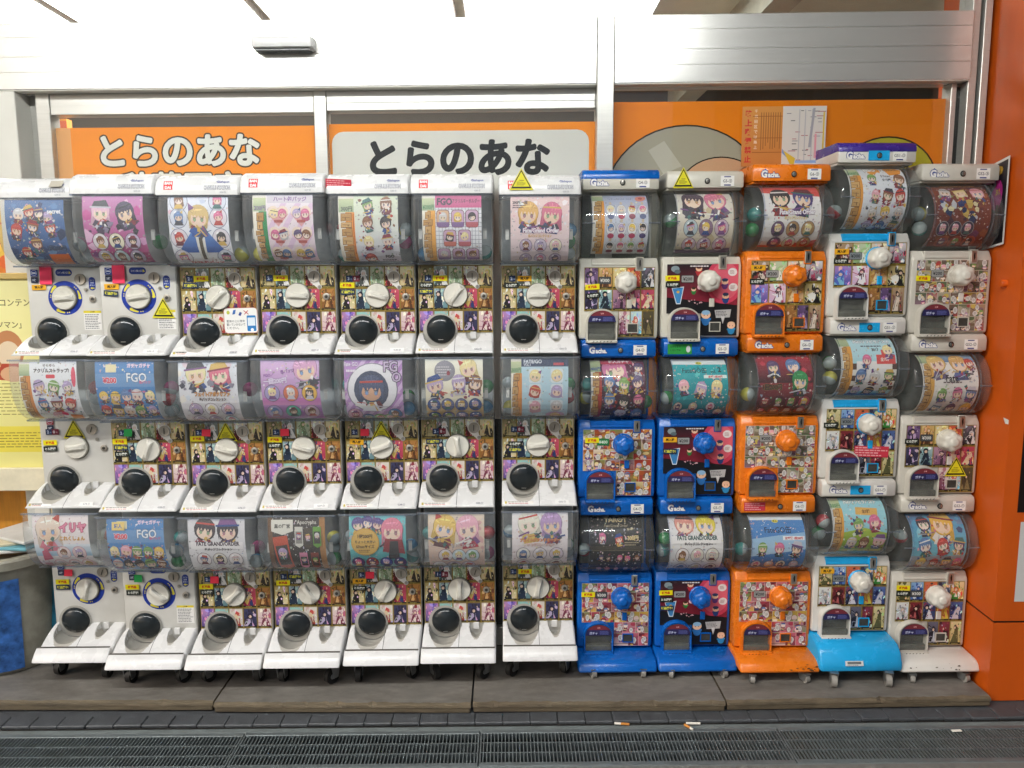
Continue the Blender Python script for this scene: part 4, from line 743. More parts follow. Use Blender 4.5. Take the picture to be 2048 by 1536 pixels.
def cs_seam(): 
    b = MB(); ys = [.018-(TL-.002)*k/12 for k in range(13)]
    b.loft([[(x, y, tray_prof(y)+.0006) for x in (-.0008, .0008)] for y in ys], False, False); b.add([(-.0008, .0179-TL, -.2), (.0008, .0179-TL, -.2), (.0008, .0179-TL, -.2055), (-.0008, .0179-TL, -.2055)], [(0, 1, 2, 3)]); return b.build('tray_seam', DARK, 0)
def cs_ball():
    b = MB(); n = 28; rings = []
    for k in range(11): a = math.pi/2*k/10; rings.append([(.0545*math.cos(a)*math.cos(t), -.030*math.sin(a), .0545*math.cos(a)*math.sin(t)) for t in [2*math.pi*q/n for q in range(n)]])
    b.loft(rings[:-1]); return b.build('capsule_door', BALL, 50)
def cs_ballmark(): p = Print(1, 1); p.rect(-.009, -.001, .009, .0012, '#c9c9c4'); return p.build('door_mark', STICK, flat(0))
def cs_knob(): return MB().lathe_y([(.02, .0435), (.006, .0435), (.004, .042), (.0035, .0415)], 0, 0, 40).build('turn_knob', KNOBW, 30)
def cs_grip():
    b = MB(); rings = []
    for k in range(13):
        x = -.0395+.079*k/12; t = abs(x)/.0395; hgt = .013*(1-t**4)+.001; wd = .0085+.0045*t*t
        rings.append([(x, .004, -wd*1.25), (x, .004-hgt*.55, -wd*.95), (x, .004-hgt, -wd*.6), (x, .004-hgt*1.03, 0), (x, .004-hgt, wd*.6), (x, .004-hgt*.55, wd*.95), (x, .004, wd*1.25)])
    b.loft(rings, True, True); return b.build('grip', KNOBW, 45)
def cs_bezel(): return MB().lathe_y([(.02, .0462), (.012, .0462), (.0115, .0445), (.019, .0442)], 0, 0, 36, cap=False).build('bezel', mat('bezel_grey', '#6f6a60', .4), 30)
def cs_coin(): return MB().lathe_y([(.02, .0205), (.0135, .0205), (.0125, .0195), (.013, .018)], 0, 0, 28).build('coin_slot', CHROMED, 30)
CHROMED = mat('grey_coin_metal', '#a8a196', .36, metal=.45, var=.15)
def slit(w_=.0024, h_=.022): return MB().box(-w_/2, w_/2, -.0006, .0006, -h_/2, h_/2).build('slit', DARK, 0)
def disc_y(name, r, d, m, n=20): return MB().lathe_y([(0, r), (-d*.8, r), (-d, r*.88)], 0, 0, n).build(name, m, 30)
M_ = dict(body=cs_body(), plate=cs_frontplate(), back=cs_back(), globe=cs_globe(), flange=cs_globe_flange(), tedge=MB().rbox(-.1425, .1425, -.1365, -.128, .3465, .353, .0015, 1).build('globe_top_edge', CLEARRIM), clip=cs_clip(), cap=cs_cap(), tray=cs_tray(), seam=cs_seam(), ball=cs_ball(), bmark=cs_ballmark(), knob=cs_knob(), grip=cs_grip(), bezel=cs_bezel(), coin=cs_coin(), slit=slit(), button=disc_y('return_button', .006, .004, CHROME, 16), lock=disc_y('lock', .0125, .004, CHROMED, 24), key=disc_y('keyhole', .006, .0012, mat('lock_core', '#4a4844', .4, metal=.5), 16), art=sheet_cs(), recess=MB().lathe_y([(.0182, .064), (.0165, .064), (.0165, .059)], 0, 0, 36).build('door_recess', SCOOP, 30), coinflap=MB().rbox(-.011, .011, -.008, 0, -.015, .012, .0015, 1).build('coin_flap', TRAYW))
def cs_logo(red):
    p = Print(1, 2)
    if not red: p.text('CAPSULE STATION', .07, .376, .0135, '#c9cad2', .09, 0.03, outline='#3c3e48', ow=.055); p.text('Gashapon', .09, .395, .0105, '#2c3c8c', .042, 0.02); p.line(.066, .3965, .08, .3995, .0012, '#3c4c94')
    else: p.rect(-.112, .369, -.081, .399, '#d8343c'); p.text('BAN', -.0965, .3915, .010, '#f6f2f2', .026, 0.05); p.text('DAI', -.0965, .3765, .010, '#f6f2f2', .024, 0.05)
    def fn(x, y, o, i):                                                  # wraps over the front curve of the cap
        for a, b in zip(CAPP[1:], CAPP[2:]):
            if y <= b[1] or b[1] >= .427: t = (y-a[1])/((b[1]-a[1]) or 1); return (x, a[0]+(b[0]-a[0])*t-.0007-o, y+.0002+o*.4)
    return p.build('maker_plate' if red else 'logo_print', STICK, ([0, .366, .38, .398, .413, .423, 1], fn))
LOGO = {True: cs_logo(True), False: cs_logo(False)}
CAPS_COL = {'red': '#a03038', 'green': '#2c7c46', 'blue': '#3a7498', 'yellow': '#b0aa48', 'teal': '#3a8480', 'magenta': '#94406a'}
def capsule_mesh(col):
    m1 = mat('capsule_'+col, CAPS_COL[col], .18, var=.05); n = 16
    me = MB().loft([[(.027*math.cos(a)*math.cos(t), .027*math.cos(a)*math.sin(t), .027*math.sin(a)) for t in [2*math.pi*q/n for q in range(n)]] for a in [rad(-85+17*k) for k in range(11)]]).build('toy_capsule', m1, 60)
    me.materials.append(mat('capsule_clear_half', '#98a3a3', .15, var=.05))
    for p in me.polygons:
        if p.center.z > .004: p.material_index = 1
    return me
CAPM = {c: capsule_mesh(c) for c in CAPS_COL}

# ------------------------------------------------------------------ where every machine stands (fitted from the photo)
X0 = [-1.4665, -1.1594, -.8681, -.5773, -.2869, 0, .3075, .6328, .9399, 1.2387, 1.5395, 1.8439]
DY = [.05, -.0169, -.0146, -.0178, -.001, .0089, .0266, .0071, .0007, -.045, -.05, -.05]
DZ = [-.003, .0015, -.0033, .003, .0007, .0018, -.0007, .0449, .0487, .0658, .1287, .0647]
G0, HC, HG, PLAT = 1.5, .5696, .6129, .0355
STACK = ['G34', 'G35', 'G36', 'G37', 'G38', 'G50', 'G55', 'G4', 'G5', 'G6', 'G51', 'G52']
KANG = {1: [5, 8, 45, -3, -15, 52, 0], 2: [8, 70, -15, -15, 20, 97, 5], 3: [75, -40, 45, -55, 62, 90, 80]}
CSST = {(1, 1): [('b2', -.108, .08), ('pink', -.063, .084, 0), ('re', -.093, .04)], (1, 2): [('b2', -.104, .08), ('pink', -.066, .082), ('re', -.095, .037), ('last', -.099, .012, -5), ('tri', .088, -.042)],
 (1, 3): [('p2', -.09, .069), ('new', -.06, .069), ('last', -.1, .044), ('notice', .078, -.084, 1)], (1, 4): [('p2', -.09, .064), ('new', -.06, .064)], (1, 5): [('p30', -.09, .063), ('new', -.111, .039), ('last', -.11, .014)],
 (1, 6): [('p3', -.09, .062), ('new', -.057, .062), ('tora', -.108, .037), ('last', -.11, .014)], (1, 7): [('p2', -.085, .062), ('re', -.051, .062), ('tora', -.1, .037)],
 (2, 1): [('b2r', -.095, .088), ('p20', -.09, .06), ('tri', -.006, .07), ('new', -.1, .018), ('tora', -.1, -.006)], (2, 2): [('p2', -.085, .062), ('green', -.073, .064), ('new', -.107, .03), ('last', -.104, .006), ('tora', -.102, -.018)],
 (2, 3): [('p2', -.09, .066), ('red', -.073, .066), ('tri', 0, .068), ('new', -.109, .043)], (2, 4): [('p2', -.09, .06), ('red', -.069, .06), ('new', -.108, .032, -2), ('tora', -.108, .010, 2)], (2, 5): [('p2', -.09, .058), ('red', -.063, .057), ('tri', .0, .062), ('re', -.095, .02, -4)],
 (2, 6): [('p20', -.07, .056), ('last', -.093, .017)], (2, 7): [('p30', -.08, .061), ('tora', -.088, .004), ('last', -.088, -.019)],
 (3, 1): [('b2', -.1, .08), ('red', -.07, .068), ('new', -.097, .03), ('last', -.097, .008)], (3, 2): [('b2', -.098, .08), ('green', -.074, .064), ('new', -.1, .029), ('tora', -.097, .006)], (3, 3): [('p2', -.09, .06), ('red', -.074, .06), ('new', -.109, .032), ('tora', -.106, .010)],
 (3, 4): [('p3', -.085, .065), ('last', -.053, .064), ('new', -.1, .04)], (3, 5): [('p2', -.08, .065), ('red', -.059, .065), ('re', -.1, .04), ('tora', -.1, .012, -4)], (3, 6): [('p15', -.07, .06)], (3, 7): [('p2', -.085, .064), ('new', -.051, .064)]}
DESC = {(1, 1): 'blue poster with a crowd of figures', (1, 2): 'magenta poster with six badges', (1, 3): 'white poster with one blue-skirted figure', (1, 4): 'pink poster of hearts', (1, 5): 'pale poster priced 300円 with orange strip', (1, 6): 'squared-paper poster with pink header', (1, 7): 'pale pink poster with two heads', (1, 8): 'lavender poster of twelve little bottles', (1, 9): 'beige poster with six badges', (1, 10): 'white and red poster with six badges', (1, 11): 'white poster with orange burst title', (1, 12): 'dark brown-red poster',
 (2, 1): 'white poster with orange wood strip', (2, 2): 'blue poster with two rows of heads', (2, 3): 'pale poster with orange lettering', (2, 4): 'purple poster with six round badges', (2, 5): 'purple striped poster with one large figure', (2, 6): 'cream poster with eight navy badges', (2, 7): 'light blue poster with navy header', (2, 8): 'dark poster with a large pink head', (2, 9): 'teal poster marked vol.2', (2, 10): 'red and black poster', (2, 11): 'pale blue chequered poster', (2, 12): 'off-white poster with big heads',
 (3, 1): 'pale pink poster with pink lettering', (3, 2): 'blue poster with a yellow box', (3, 3): 'pale poster with two dark-haired heads', (3, 4): 'black poster of ribbon bookmarks', (3, 5): 'teal poster with a gold disc', (3, 6): 'peach poster with two large heads', (3, 7): 'whitish poster with orange title and six badges', (3, 8): 'black poster with gold lettering', (3, 9): 'white poster with pink and yellow heads', (3, 10): 'sky blue poster', (3, 11): 'sky and green meadow poster', (3, 12): 'blue poster with a large blond head'}
TIER = {1: 'top', 2: 'middle', 3: 'bottom'}
RN = random.Random(77)
def stickers(root, L, yp, oz, dx=0):
    for i, s_ in enumerate(L):
        k, x, z = s_[:3]; r = s_[3] if len(s_) > 3 else RN.uniform(-1.5, 1.5)
        link(STN.get(k, 'price_sticker'), ST[k], root, (x+dx, yp-.0003*(i+1), z+oz), (0, rad(-r), 0))
def cs_machine(r, c):
    oz = .2055; y0 = DY[c-1]; kz = G0+DZ[c-1]-(r-1)*HC
    style = 'ring' if (r, c) in ((1, 1), (1, 2), (3, 1), (3, 2)) else 'plain' if (r, c) == (2, 1) else 'art'
    col = 'plain-fronted white' if style == 'plain' else 'white blue-dialled' if style == 'ring' else 'white card-fronted'
    e = link('capsule_machine', None, None, (X0[c-1]+RN.uniform(-.001, .001), y0, kz-oz), (0, 0, rad(RN.uniform(-.35, .35))), f'{col} capsule machine, {TIER[r]} of stack {STACK[c-1]}, {DESC[(r, c)]}', 'capsule machine', 'white capsule machines')
    P = lambda n, k, loc=(0, 0, 0), rot=None, par=None: link(n, M_[k] if isinstance(k, str) else k, par or e, (loc[0], loc[1], loc[2]+(0 if par else oz)), rot)
    P('body', 'body'); P('globe_back', 'back'); g = P('globe', 'globe'); P('globe_flange', 'flange', par=g); P('globe_top_edge', 'tedge', par=g)
    P('display_card', poster(r, c))
    for x in (-.115, .113): P('card_clip', 'clip', (x, .0, .215))
    if r == 1:
        cp = P('cap', 'cap'); P('logo_print', LOGO[False], par=cp); P('maker_plate', LOGO[True], par=cp) if c in (3, 4, 6, 7) else None
        P('number_sticker', st_code(f'{STACK[c-1]}-③', .006, '#8a8c98'), (.09, -.1395, .3605))
        if c == 5: link('red_notice', ST['redn'], cp, (-.098, -.138, .384), (rad(14), rad(3), 0))
        if c == 1: link('paper_note', st_paper(.045, .03, '#b9b2a4'), cp, (.085, -.131, .397), (rad(-35), 0, 0))
        if c == 7: link('warning_sticker', ST['tri'], cp, (-.065, -.139, .402), (rad(-4), 0, 0))
    P('front_plate', 'plate')
    if style == 'art': P('art_panel', 'art')
    t = P('tray', 'tray'); P('tray_seam', 'seam', par=t)
    P('door_recess', 'recess', (-.059, -.0022, -.132)); b = P('capsule_door', 'ball', (-.056, .014, -.127), (rad(7), 0, 0)); link('door_mark', M_['bmark'], b, (.0, -.0262, -.034), (rad(24), 0, 0))
    P('coin_flap', 'coinflap', (.064, .016, -.148))
    k = P('turn_knob', 'knob'); link('grip', M_['grip'], k, (0, 0, 0), (0, rad(-KANG[r][c-1]), 0)); P('bezel', 'bezel')
    cs_ = P('coin_slot', 'coin', (.062, -.0015, .069)); link('slit', M_['slit'], cs_, (0, .0118, 0), (0, rad(RN.choice((0, 12, 18))), 0))
    P('return_button', 'button', (.08, .0155, .031)); l = P('lock', 'lock', (.104, .0155, -.004)); link('keyhole', M_['key'], l, (0, -.004, 0))
    if style == 'ring':
        P('dial_ring', ST['ring'], (0, .0178, 0)); P('coin_return_sticker', ST['vpill'], (.104, .0178, .052))
        if (r, c) != (3, 1): P('coin_slot_sticker', ST['pill'], (.001, .0178, .094)); P('instruction_sheet', ST['caution'], (.097, .0178, -.084))
    stickers(e, CSST[(r, c)], .0148, oz)
    torn = (r, c) in ((1, 3), (1, 5), (2, 1), (3, 1), (3, 3), (3, 4), (3, 5)); P('instruction_strip', ST['torn' if torn else 'strip'], (-.13, -.1075, -.1985), (rad(-38), 0, 0))
    if r < 3: P('number_sticker', st_code(f'{STACK[c-1]}-{"②①"[r-1]}', .0075, '#4a5068', '#eeeeec' if (c+r) % 3 == 0 else None), (.085, -.1035, -.1905), (rad(-40), 0, 0))
    qs = RN.sample(list(CAPS_COL), 5)
    for i, (x, z) in enumerate(((.121, .245), (-.119, .252), (.118, .165), (-.116, .16), (.115, .205))):
        if RN.random() < .62:
            q = qs[i]; link('toy_capsule', CAPM[q], None, (X0[c-1]+x*.93, y0-.03+RN.uniform(-.02, .03), kz+z-.01), (RN.uniform(0, 6), RN.uniform(0, 6), 0), f'{q} toy capsule inside the {TIER[r]} machine of stack {STACK[c-1]}', 'toy capsule', f'{q} capsules in {TIER[r]} machine {STACK[c-1]}')
    return e
for r in (1, 2, 3):
    for c in range(1, 8): cs_machine(r, c)

# ------------------------------------------------------------------ barrel-windowed machines (z = 0 at the turn knob, x = 0 at the centre)
def gp_cap(m):
    b = MB(); prof = [(-.012, .338), (-.014, .345), (-.014, .378), (-.009, .392), (.005, .3985), (.2, .3985), (.2, .338)]
    b.loft_x(prof, [(-.1545, .010), (-.1525, .003), (-.148, 0), (.148, 0), (.1525, .003), (.1545, .010)]); b.rbox(-.15, .15, .004, .2, .330, .339, .003); return b.build('cap', m, 40)
def gp_crown(m):
    b = MB(); b.loft_x([(-.0155, .3745), (-.0155, .388), (-.010, .400), (.004, .408), (.02, .410), (.2, .410), (.2, .3745)], [(-.1555, .010), (-.1535, .003), (-.149, 0), (.149, 0), (.1535, .003), (.1555, .010)]); return b.build('crown', m, 40)
def gp_body(m):
    b = MB(); prof = [(.2, -.215), (.05, -.215), (.036, -.208), (.034, -.2), (.034, .058), (.036, .066), (.052, .090), (.2, .090)]
    b.loft_x(prof, [(-.1475, .012), (-.1455, .004), (-.141, 0), (.141, 0), (.1455, .004), (.1475, .012)])
    b.rbox(-.13, .14, .15, .2, .09, .331, .003); return b.build('body', m, 40)
def gp_shelf(m): b = MB(); b.rbox(-.102, .062, .031, .05, .062, .072, .003, 2); b.rbox(-.104, .064, .033, .052, .06, .0885, .002, 1); return b.build('shelf', m, 30)
def gp_globe():
    b = MB(); cy, cz, R = .09, .2125, .1225; rings = []; n = 28
    angs = [rad(-100+200*k/n) for k in range(n+1)]
    for x, i in [(-.1445, .085), (-.1445, .045)]+round_ends(-.145, .145, .018, 5)+[(.1445, .045), (.1445, .085)]: rings.append([(x, cy-(R-i)*math.cos(a), cz+(R-i)*math.sin(a)) for a in angs])
    b.loft(rings, False, False); return b.build('globe', CLEARG, 60)
def gp_ring():
    b = MB(); cy, cz, R = .09, .2125, .1225; n = 24; angs = [rad(-88+176*k/n) for k in range(n+1)]
    b.loft([[(x, cy-r*math.cos(a), cz+r*math.sin(a)) for a in angs] for x, r in ((-.0022, R-.001), (-.0015, R+.0018), (.0015, R+.0018), (.0022, R-.001))], False, False); return b.build('globe_rib', CLEARRIM, 50)
def gp_bar(): return MB().rbox(-.022, .022, -.0375, -.031, .2105, .2155, .0015, 1).build('globe_latch', CLEARRIM)
def gp_end(): return MB().box(-.13, .13, .145, .149, .095, .33).build('globe_back', mat('barrel_interior_dark', '#5c625c', .6, var=.3, scale=25), 0)
def arch(w_, h0, h1, n=14):                                               # half-round top, flat bottom outline (x, z)
    r = w_/2; P = [(-r, h0), (r, h0)]; zc = h1-r*.82
    return P + [(r*math.cos(t), zc+r*.82*math.sin(t)) for t in [math.pi*k/n for k in range(n+1)]]
def gp_chute_rim(m):
    b = MB(); o = arch(.116, -.064, .062); i_ = arch(.104, -.056, .056)
    b.loft([[(x, .033, z) for x, z in o], [(x, .006, z) for x, z in o], [(x*.98, .003, z*.98) for x, z in o], [(x, .004, z) for x, z in i_], [(x, .03, z) for x, z in i_]], False); b.rbox(-.057, .057, -.012, .03, -.064, -.053, .004, 2); return b.build('chute_rim', m, 40)
def gp_chute_in():
    b = MB(); o = arch(.1045, -.0555, .0562); b.add([(x, .0295, z) for x, z in o], [tuple(range(len(o)))]); b.rbox(-.05, .05, .008, .029, -.056, -.03, .004, 2); return b.build('chute_interior', mat('chute_grey', '#55554c', .5, var=.3, scale=40), 30)
def gp_flap():
    b = MB(); o = arch(.106, -.05, .057); b.add([(x, .0065-.006*math.cos(max(-1, min(1, x/.053))*1.4), z) for x, z in o], [tuple(range(len(o)))]); return b.build('chute_flap', CLEARG, 0)
def gp_flap_label():
    p = Print(1, 5); r = .052; P = [(r*math.cos(t), .0562-.0435*1.0+.0435*math.sin(t)-.0) for t in [rad(22+136*k/12) for k in range(13)]]
    P = [(-.051, .014), (.051, .014)]+[(x, z) for x, z in P if z > .016]; p.poly(P, '#2c2a58'); p.free()
    Q = [(x, z) for x, z in P if z > .036]; p.poly(Q, '#783038') if len(Q) > 2 else None
    p.text('ガチャ', -.021, .023, .011, '#cfd6ee', .034, 0.03); p.lines(.004, .017, .044, .032, 5, '#6a72b4'); p.text('注意', 0, .045, .006, '#e6b0b0', .02, 0.02); return p.build('chute_label', STICK, flat(0))
def gp_knob(m):
    b = MB(); prof = [(.032, .037), (.016, .038), (.004, .0375), (-.008, .0365), (-.016, .034), (-.021, .029), (-.0235, .022), (-.0245, .0165), (-.027, .0155), (-.029, .012), (-.0298, .006)]
    n = 72; rings = []
    for j, (y, r) in enumerate(prof):
        am = (.0, .02, .05, .065, .07, .06, .03, 0, 0, 0, 0)[j]; rings.append([((r*(1+am*math.cos(6*t)))*math.cos(t), y, (r*(1+am*math.cos(6*t)))*math.sin(t)) for t in [2*math.pi*k/n for k in range(n)]])
    b.loft(rings); return b.build('turn_knob', m, 60)
def gp_kring(m): return MB().lathe_y([(.031, .041), (.024, .041), (.022, .039), (.022, .036)], 0, 0, 36).build('knob_collar', m, 30)
def gp_coin(): return MB().rbox(-.0115, .0115, .024, .034, -.0215, .0215, .002, 1).build('coin_slot', CHROME)
def gp_coinf(m): b = MB(); b.rbox(-.0145, .0145, .026, .034, -.0255, -.0215, .0015, 1); b.rbox(-.0145, .0145, .026, .034, .0215, .0255, .0015, 1); b.rbox(-.0145, -.0115, .026, .034, -.0215, .0215, .001, 1); b.rbox(.0115, .0145, .026, .034, -.0215, .0215, .001, 1); return b.build('slot_frame', m, 0)
def gp_slit():
    return MB().add([(0, .0237, -.015), (.004, .0237, -.004), (.0035, .0237, .012), (0, .0237, .017), (-.003, .0237, .004)], [(0, 1, 2, 3, 4)]).build('slit', DARK, 0)
def gp_frame(name, w_, h_, m, d=.006):
    b = MB(); t = .003
    b.box(-w_/2, w_/2, .031-d, .032, h_/2-t, h_/2); b.box(-w_/2, w_/2, .031-d, .032, -h_/2, -h_/2+t); b.box(-w_/2, -w_/2+t, .031-d, .032, -h_/2+t, h_/2-t); b.box(w_/2-t, w_/2, .031-d, .032, -h_/2+t, h_/2-t); return b.build(name, m, 0)
def gp_hole(w_, h_): return MB().box(-w_/2+.003, w_/2-.003, .0285, .0318, -h_/2+.003, h_/2-.003).build('return_pocket', mat('pocket_dark', '#3a3a36', .6, var=.4, scale=60), 0)
PM = {}
def pm(fn, m):
    k = (fn.__name__, m.name)
    if k not in PM: PM[k] = fn(m)
    return PM[k]
def gp_slots():
    p = Print(1, 2)
    for i in range(6): p.z = 0; p.poly([(-.036+i*.013, -.0605), (-.032+i*.013, -.0605), (-.029+i*.013, -.0565), (-.033+i*.013, -.0565)], '#2c2a28')
    return p.build('drain_slots', STICK, flat(-.0126))
GM = dict(slots=gp_slots(), globe=gp_globe(), rib=gp_ring(), bar=gp_bar(), end=gp_end(), cin=gp_chute_in(), flap=gp_flap(), flabel=gp_flap_label(), coin=gp_coin(), slit=gp_slit(), hole=gp_hole(.042, .036), lock=disc_y('lock', .0105, .003, DARK, 24), core=disc_y('keyhole', .0072, .0015, CHROME, 20), yen2=st_yen('¥200', '#9a9a98', '#24262c'), yen3=st_yen('¥300'), yen4=st_yen('¥400', '#1f7a44', '#e6f0e0'), yen3b=st_yen('¥300', '#7c8488', '#24262c'), gacha=st_gacha('w'),
          artA=sheet_cards(GAPAL, 200), artC=sheet_cards(GCPAL[:10], 230), artE=sheet_cards(GEPAL, 260), artB=sheet_night(), artD1=sheet_comic(301, WARM), artD2=sheet_comic(302, PINKS), artD3=sheet_comic(303, MUTED))
GPS = {(1, 8): (CREAM, CREAM, BLUE, KNOBW, 'artA', 'yen3', [('new', -.124, -.016, 4), ('tora', -.122, -.048, 5)], 'white'), (1, 9): (CREAM, CREAM, None, KNOBW, 'artB', 'yen2', [('new', -.135, .011), ('tora', -.133, -.013)], 'white'), (1, 10): (ORANGE, ORANGE, None, ORANGE, 'artC', 'yen2', [('re', -.13, .03), ('tora', -.133, -.02)], 'orange'), (1, 11): (WHITE, WHITE, PURPLE, KNOBW, 'artC', 'yen3b', [('re', -.13, .024), ('tora', -.131, -.01)], 'blue-trimmed white'), (1, 12): (GREYW, GREYW, None, KNOBW, 'artD3', 'yen2', [('new', -.13, -.01)], 'white'),
 (2, 8): (BLUE, BLUE, None, BLUE, 'artD1', 'yen4', [('new', -.12, .015)], 'blue'), (2, 9): (BLUE, BLUE, None, BLUE, 'artB', 'yen2', [('re', -.13, .013), ('last', -.13, -.032)], 'blue'), (2, 10): (ORANGE, ORANGE, None, ORANGE, 'artD3', 'yen2', [], 'orange'), (2, 11): (WHITE, WHITE, None, KNOBW, 'artE', 'yen3b', [('tora', -.138, -.005), ('pinkn', .02, -.107, -2)], 'blue-trimmed white'), (2, 12): (GREYW, GREYW, None, KNOBW, 'artA', 'yen3', [('tora', -.133, -.005), ('tri', .04, -.104)], 'white'),
 (3, 8): (BLUE, BLUE, None, BLUE, 'artD2', 'yen3', [('new', -.13, .011)], 'blue'), (3, 9): (BLUE, BLUE, None, BLUE, 'artB', 'yen2', [('new', -.133, .015), ('tora', -.13, -.013), ('last', -.128, -.048)], 'blue'), (3, 10): (ORANGE, ORANGE, None, ORANGE, 'artD2', 'yen2', [], 'orange'), (3, 11): (WHITE, WHITE, None, KNOBW, 'artE', 'yen3b', [('re', -.123, .038)], 'blue-trimmed white'), (3, 12): (GREYW, GREYW, None, KNOBW, 'artE', 'yen3', [('new', -.13, .032), ('tora', -.13, .009)], 'white')}
def gp_machine(r, c):
    bm_, cm, crown, km, art, yen, stk, word = GPS[(r, c)]; oz = .215; kz = G0+DZ[c-1]-(r-1)*HG; cx = X0[c-1]-.024; lb = c == 11
    e = link('capsule_machine', None, None, (cx, DY[c-1], kz-oz), (0, 0, rad(RN.uniform(-.3, .3))), f'{word} barrel-window capsule machine, {TIER[r]} of stack {STACK[c-1]}, {DESC[(r, c)]}', 'capsule machine', 'barrel-windowed capsule machines')
    P = lambda n, k, loc=(0, 0, 0), rot=None, par=None: link(n, GM[k] if isinstance(k, str) else k, par or e, (loc[0], loc[1], loc[2]+(0 if par else oz)), rot)
    P('body', pm(gp_body, bm_)); P('shelf', pm(gp_shelf, LBLUE if lb else bm_)); cp = P('cap', pm(gp_cap, cm), (0, .028, 0)); cp.scale = (.91, 1, 1)
    if r == 1 and crown: P('crown', pm(gp_crown, crown), par=cp)
    g = P('globe', 'globe'); P('globe_back', 'end')
    for x in (-.109, .1): P('globe_rib', 'rib', (x, 0, 0), par=g)
    for x in (-.122, .118): P('globe_latch', 'bar', (x, 0, 0), par=g)
    P('display_card', poster(r, c))
    if (r, c) == (3, 10): link('red_notice', ST['redn'], cp, (-.1, -.0146, .361), None)
    elif (r, c) == (2, 9):
        p = Print(1, 2); p.rect(-.05, -.019, .05, .019, '#2f9a44'); p.text('なかはまだ', -.018, .009, .008, '#1c3a20', .055, .02); p.text('しないでね', -.018, -.004, .008, '#1c3a20', .055, .02); p.disc(.035, 0, .009, .013, '#d8dce0', 12); link('green_notice', p.build('green_notice', STICK, flat(0)), cp, (-.088, -.0146, .361))
    elif (r, c) != (1, 9): link('logo_sticker', GM['gacha'], cp, (-.082, -.0146, .361))
    if (r, c) == (1, 9): link('warning_sticker', ST['tri'], cp, (-.09, -.0155, .372))
    if lb: link('lock_plate', MB().rbox(-.042, .042, -.0158, -.0135, -.0175, .0175, .001, 1).build('lock_plate', LBLUE), cp, (.005, 0, .361))
    l = link('lock', GM['lock'], cp, (.006, -.0145, .361)); link('keyhole', GM['core'], l, (0, -.003, 0))
    link('number_plate', st_plate(f'{STACK[c-1]}-{"③②①"[r-1]}'), cp, (.087, -.0147, .361))
    P('art_panel', art)
    rim = P('chute_rim', pm(gp_chute_rim, bm_ if bm_ is not CREAM else CREAM), (-.066, 0, -.159)); link('chute_interior', GM['cin'], rim); link('chute_flap', GM['flap'], rim); link('drain_slots', GM['slots'], rim); link('chute_label', GM['flabel'], rim, (0, -.001, 0))
    k = P('turn_knob', pm(gp_knob, km), (.024, 0, 0), (0, rad(RN.uniform(0, 60)), 0)); P('knob_collar', pm(gp_kring, LBLUE if lb else bm_), (.024, 0, 0))
    s_ = P('coin_slot', 'coin', (.075, 0, .068)); link('slot_frame', pm(gp_coinf, LBLUE if lb else bm_), s_); link('slit', GM['slit'], s_)
    P('price_plate', yen, (-.054, .0278, .008))
    kf = ('frame', (LBLUE if lb else bm_).name)
    if kf not in PM: PM[kf] = (gp_frame('coin_pocket', .042, .036, LBLUE if lb else bm_), MB().rbox(-.0095, .0095, .024, .031, -.016, .016, .002, 1).build('return_button', LBLUE if lb else (bm_ if bm_ not in (GREYW,) else WHITE)))
    cpk = P('coin_pocket', PM[kf][0], (.052, 0, -.170)); link('return_pocket', GM['hole'], cpk); P('return_button', PM[kf][1], (.038, 0, -.080))
    stickers(e, stk, .0272, oz, .024)
    qs = RN.sample(('green', 'yellow', 'teal', 'red'), 3)
    for i, (x, z) in enumerate(((-.127, .2), (-.122, .255), (.122, .19))):
        if RN.random() < .5:
            q = qs[i]; link('toy_capsule', CAPM[q], None, (cx+x*.9, DY[c-1]+.075+RN.uniform(-.02, .02), kz+z-.03), (RN.uniform(0, 6), RN.uniform(0, 6), 0), f'{q} toy capsule inside the {TIER[r]} machine of stack {STACK[c-1]}', 'toy capsule', f'{q} capsules in {TIER[r]} machine {STACK[c-1]}')
for r in (1, 2, 3):
    for c in range(8, 13): gp_machine(r, c)

# ------------------------------------------------------------------ wheeled bases under the twelve stacks
def wheel(r, w_, m): return MB().cyl_x(-w_/2, w_/2, 0, 0, r, 22).build('wheel', m, 40)
def hub(r, w_): return MB().cyl_x(-w_/2, w_/2, 0, 0, r, 14).build('hub', ZINC, 40)
def fork(r, w_, top):
    b = MB()
    for s_ in (-1, 1): b.add([(s_*w_/2, -.012, -.008), (s_*w_/2, .010, -.008), (s_*w_/2, .02, top), (s_*w_/2, -.022, top), (s_*(w_/2+.002), -.012, -.008), (s_*(w_/2+.002), .010, -.008), (s_*(w_/2+.002), .02, top), (s_*(w_/2+.002), -.022, top)], [(0, 1, 2, 3), (4, 7, 6, 5), (0, 4, 5, 1), (1, 5, 6, 2), (2, 6, 7, 3), (3, 7, 4, 0)])
    b.box(-w_/2-.003, w_/2+.003, -.024, .022, top, top+.003); return b.build('fork', ZINC, 0)
WH = {'black': (wheel(.029, .021, RUBBER), hub(.011, .0215), fork(.029, .026, .045)), 'grey': (wheel(.024, .02, GREYWH), hub(.009, .0205), fork(.024, .025, .030)), 'small': (wheel(.0155, .016, GREYWH), hub(.006, .0165), fork(.0155, .02, .0185))}
def caster(root, kind, x, y, rz):
    w_, h_, f_ = WH[kind]; r = {'black': .029, 'grey': .024, 'small': .0155}[kind]
    o = link('caster', f_, root, (x, y, r), (0, 0, rad(rz))); link('wheel', w_, o, (0, -.012, 0)); link('hub', h_, o, (0, -.012, 0))
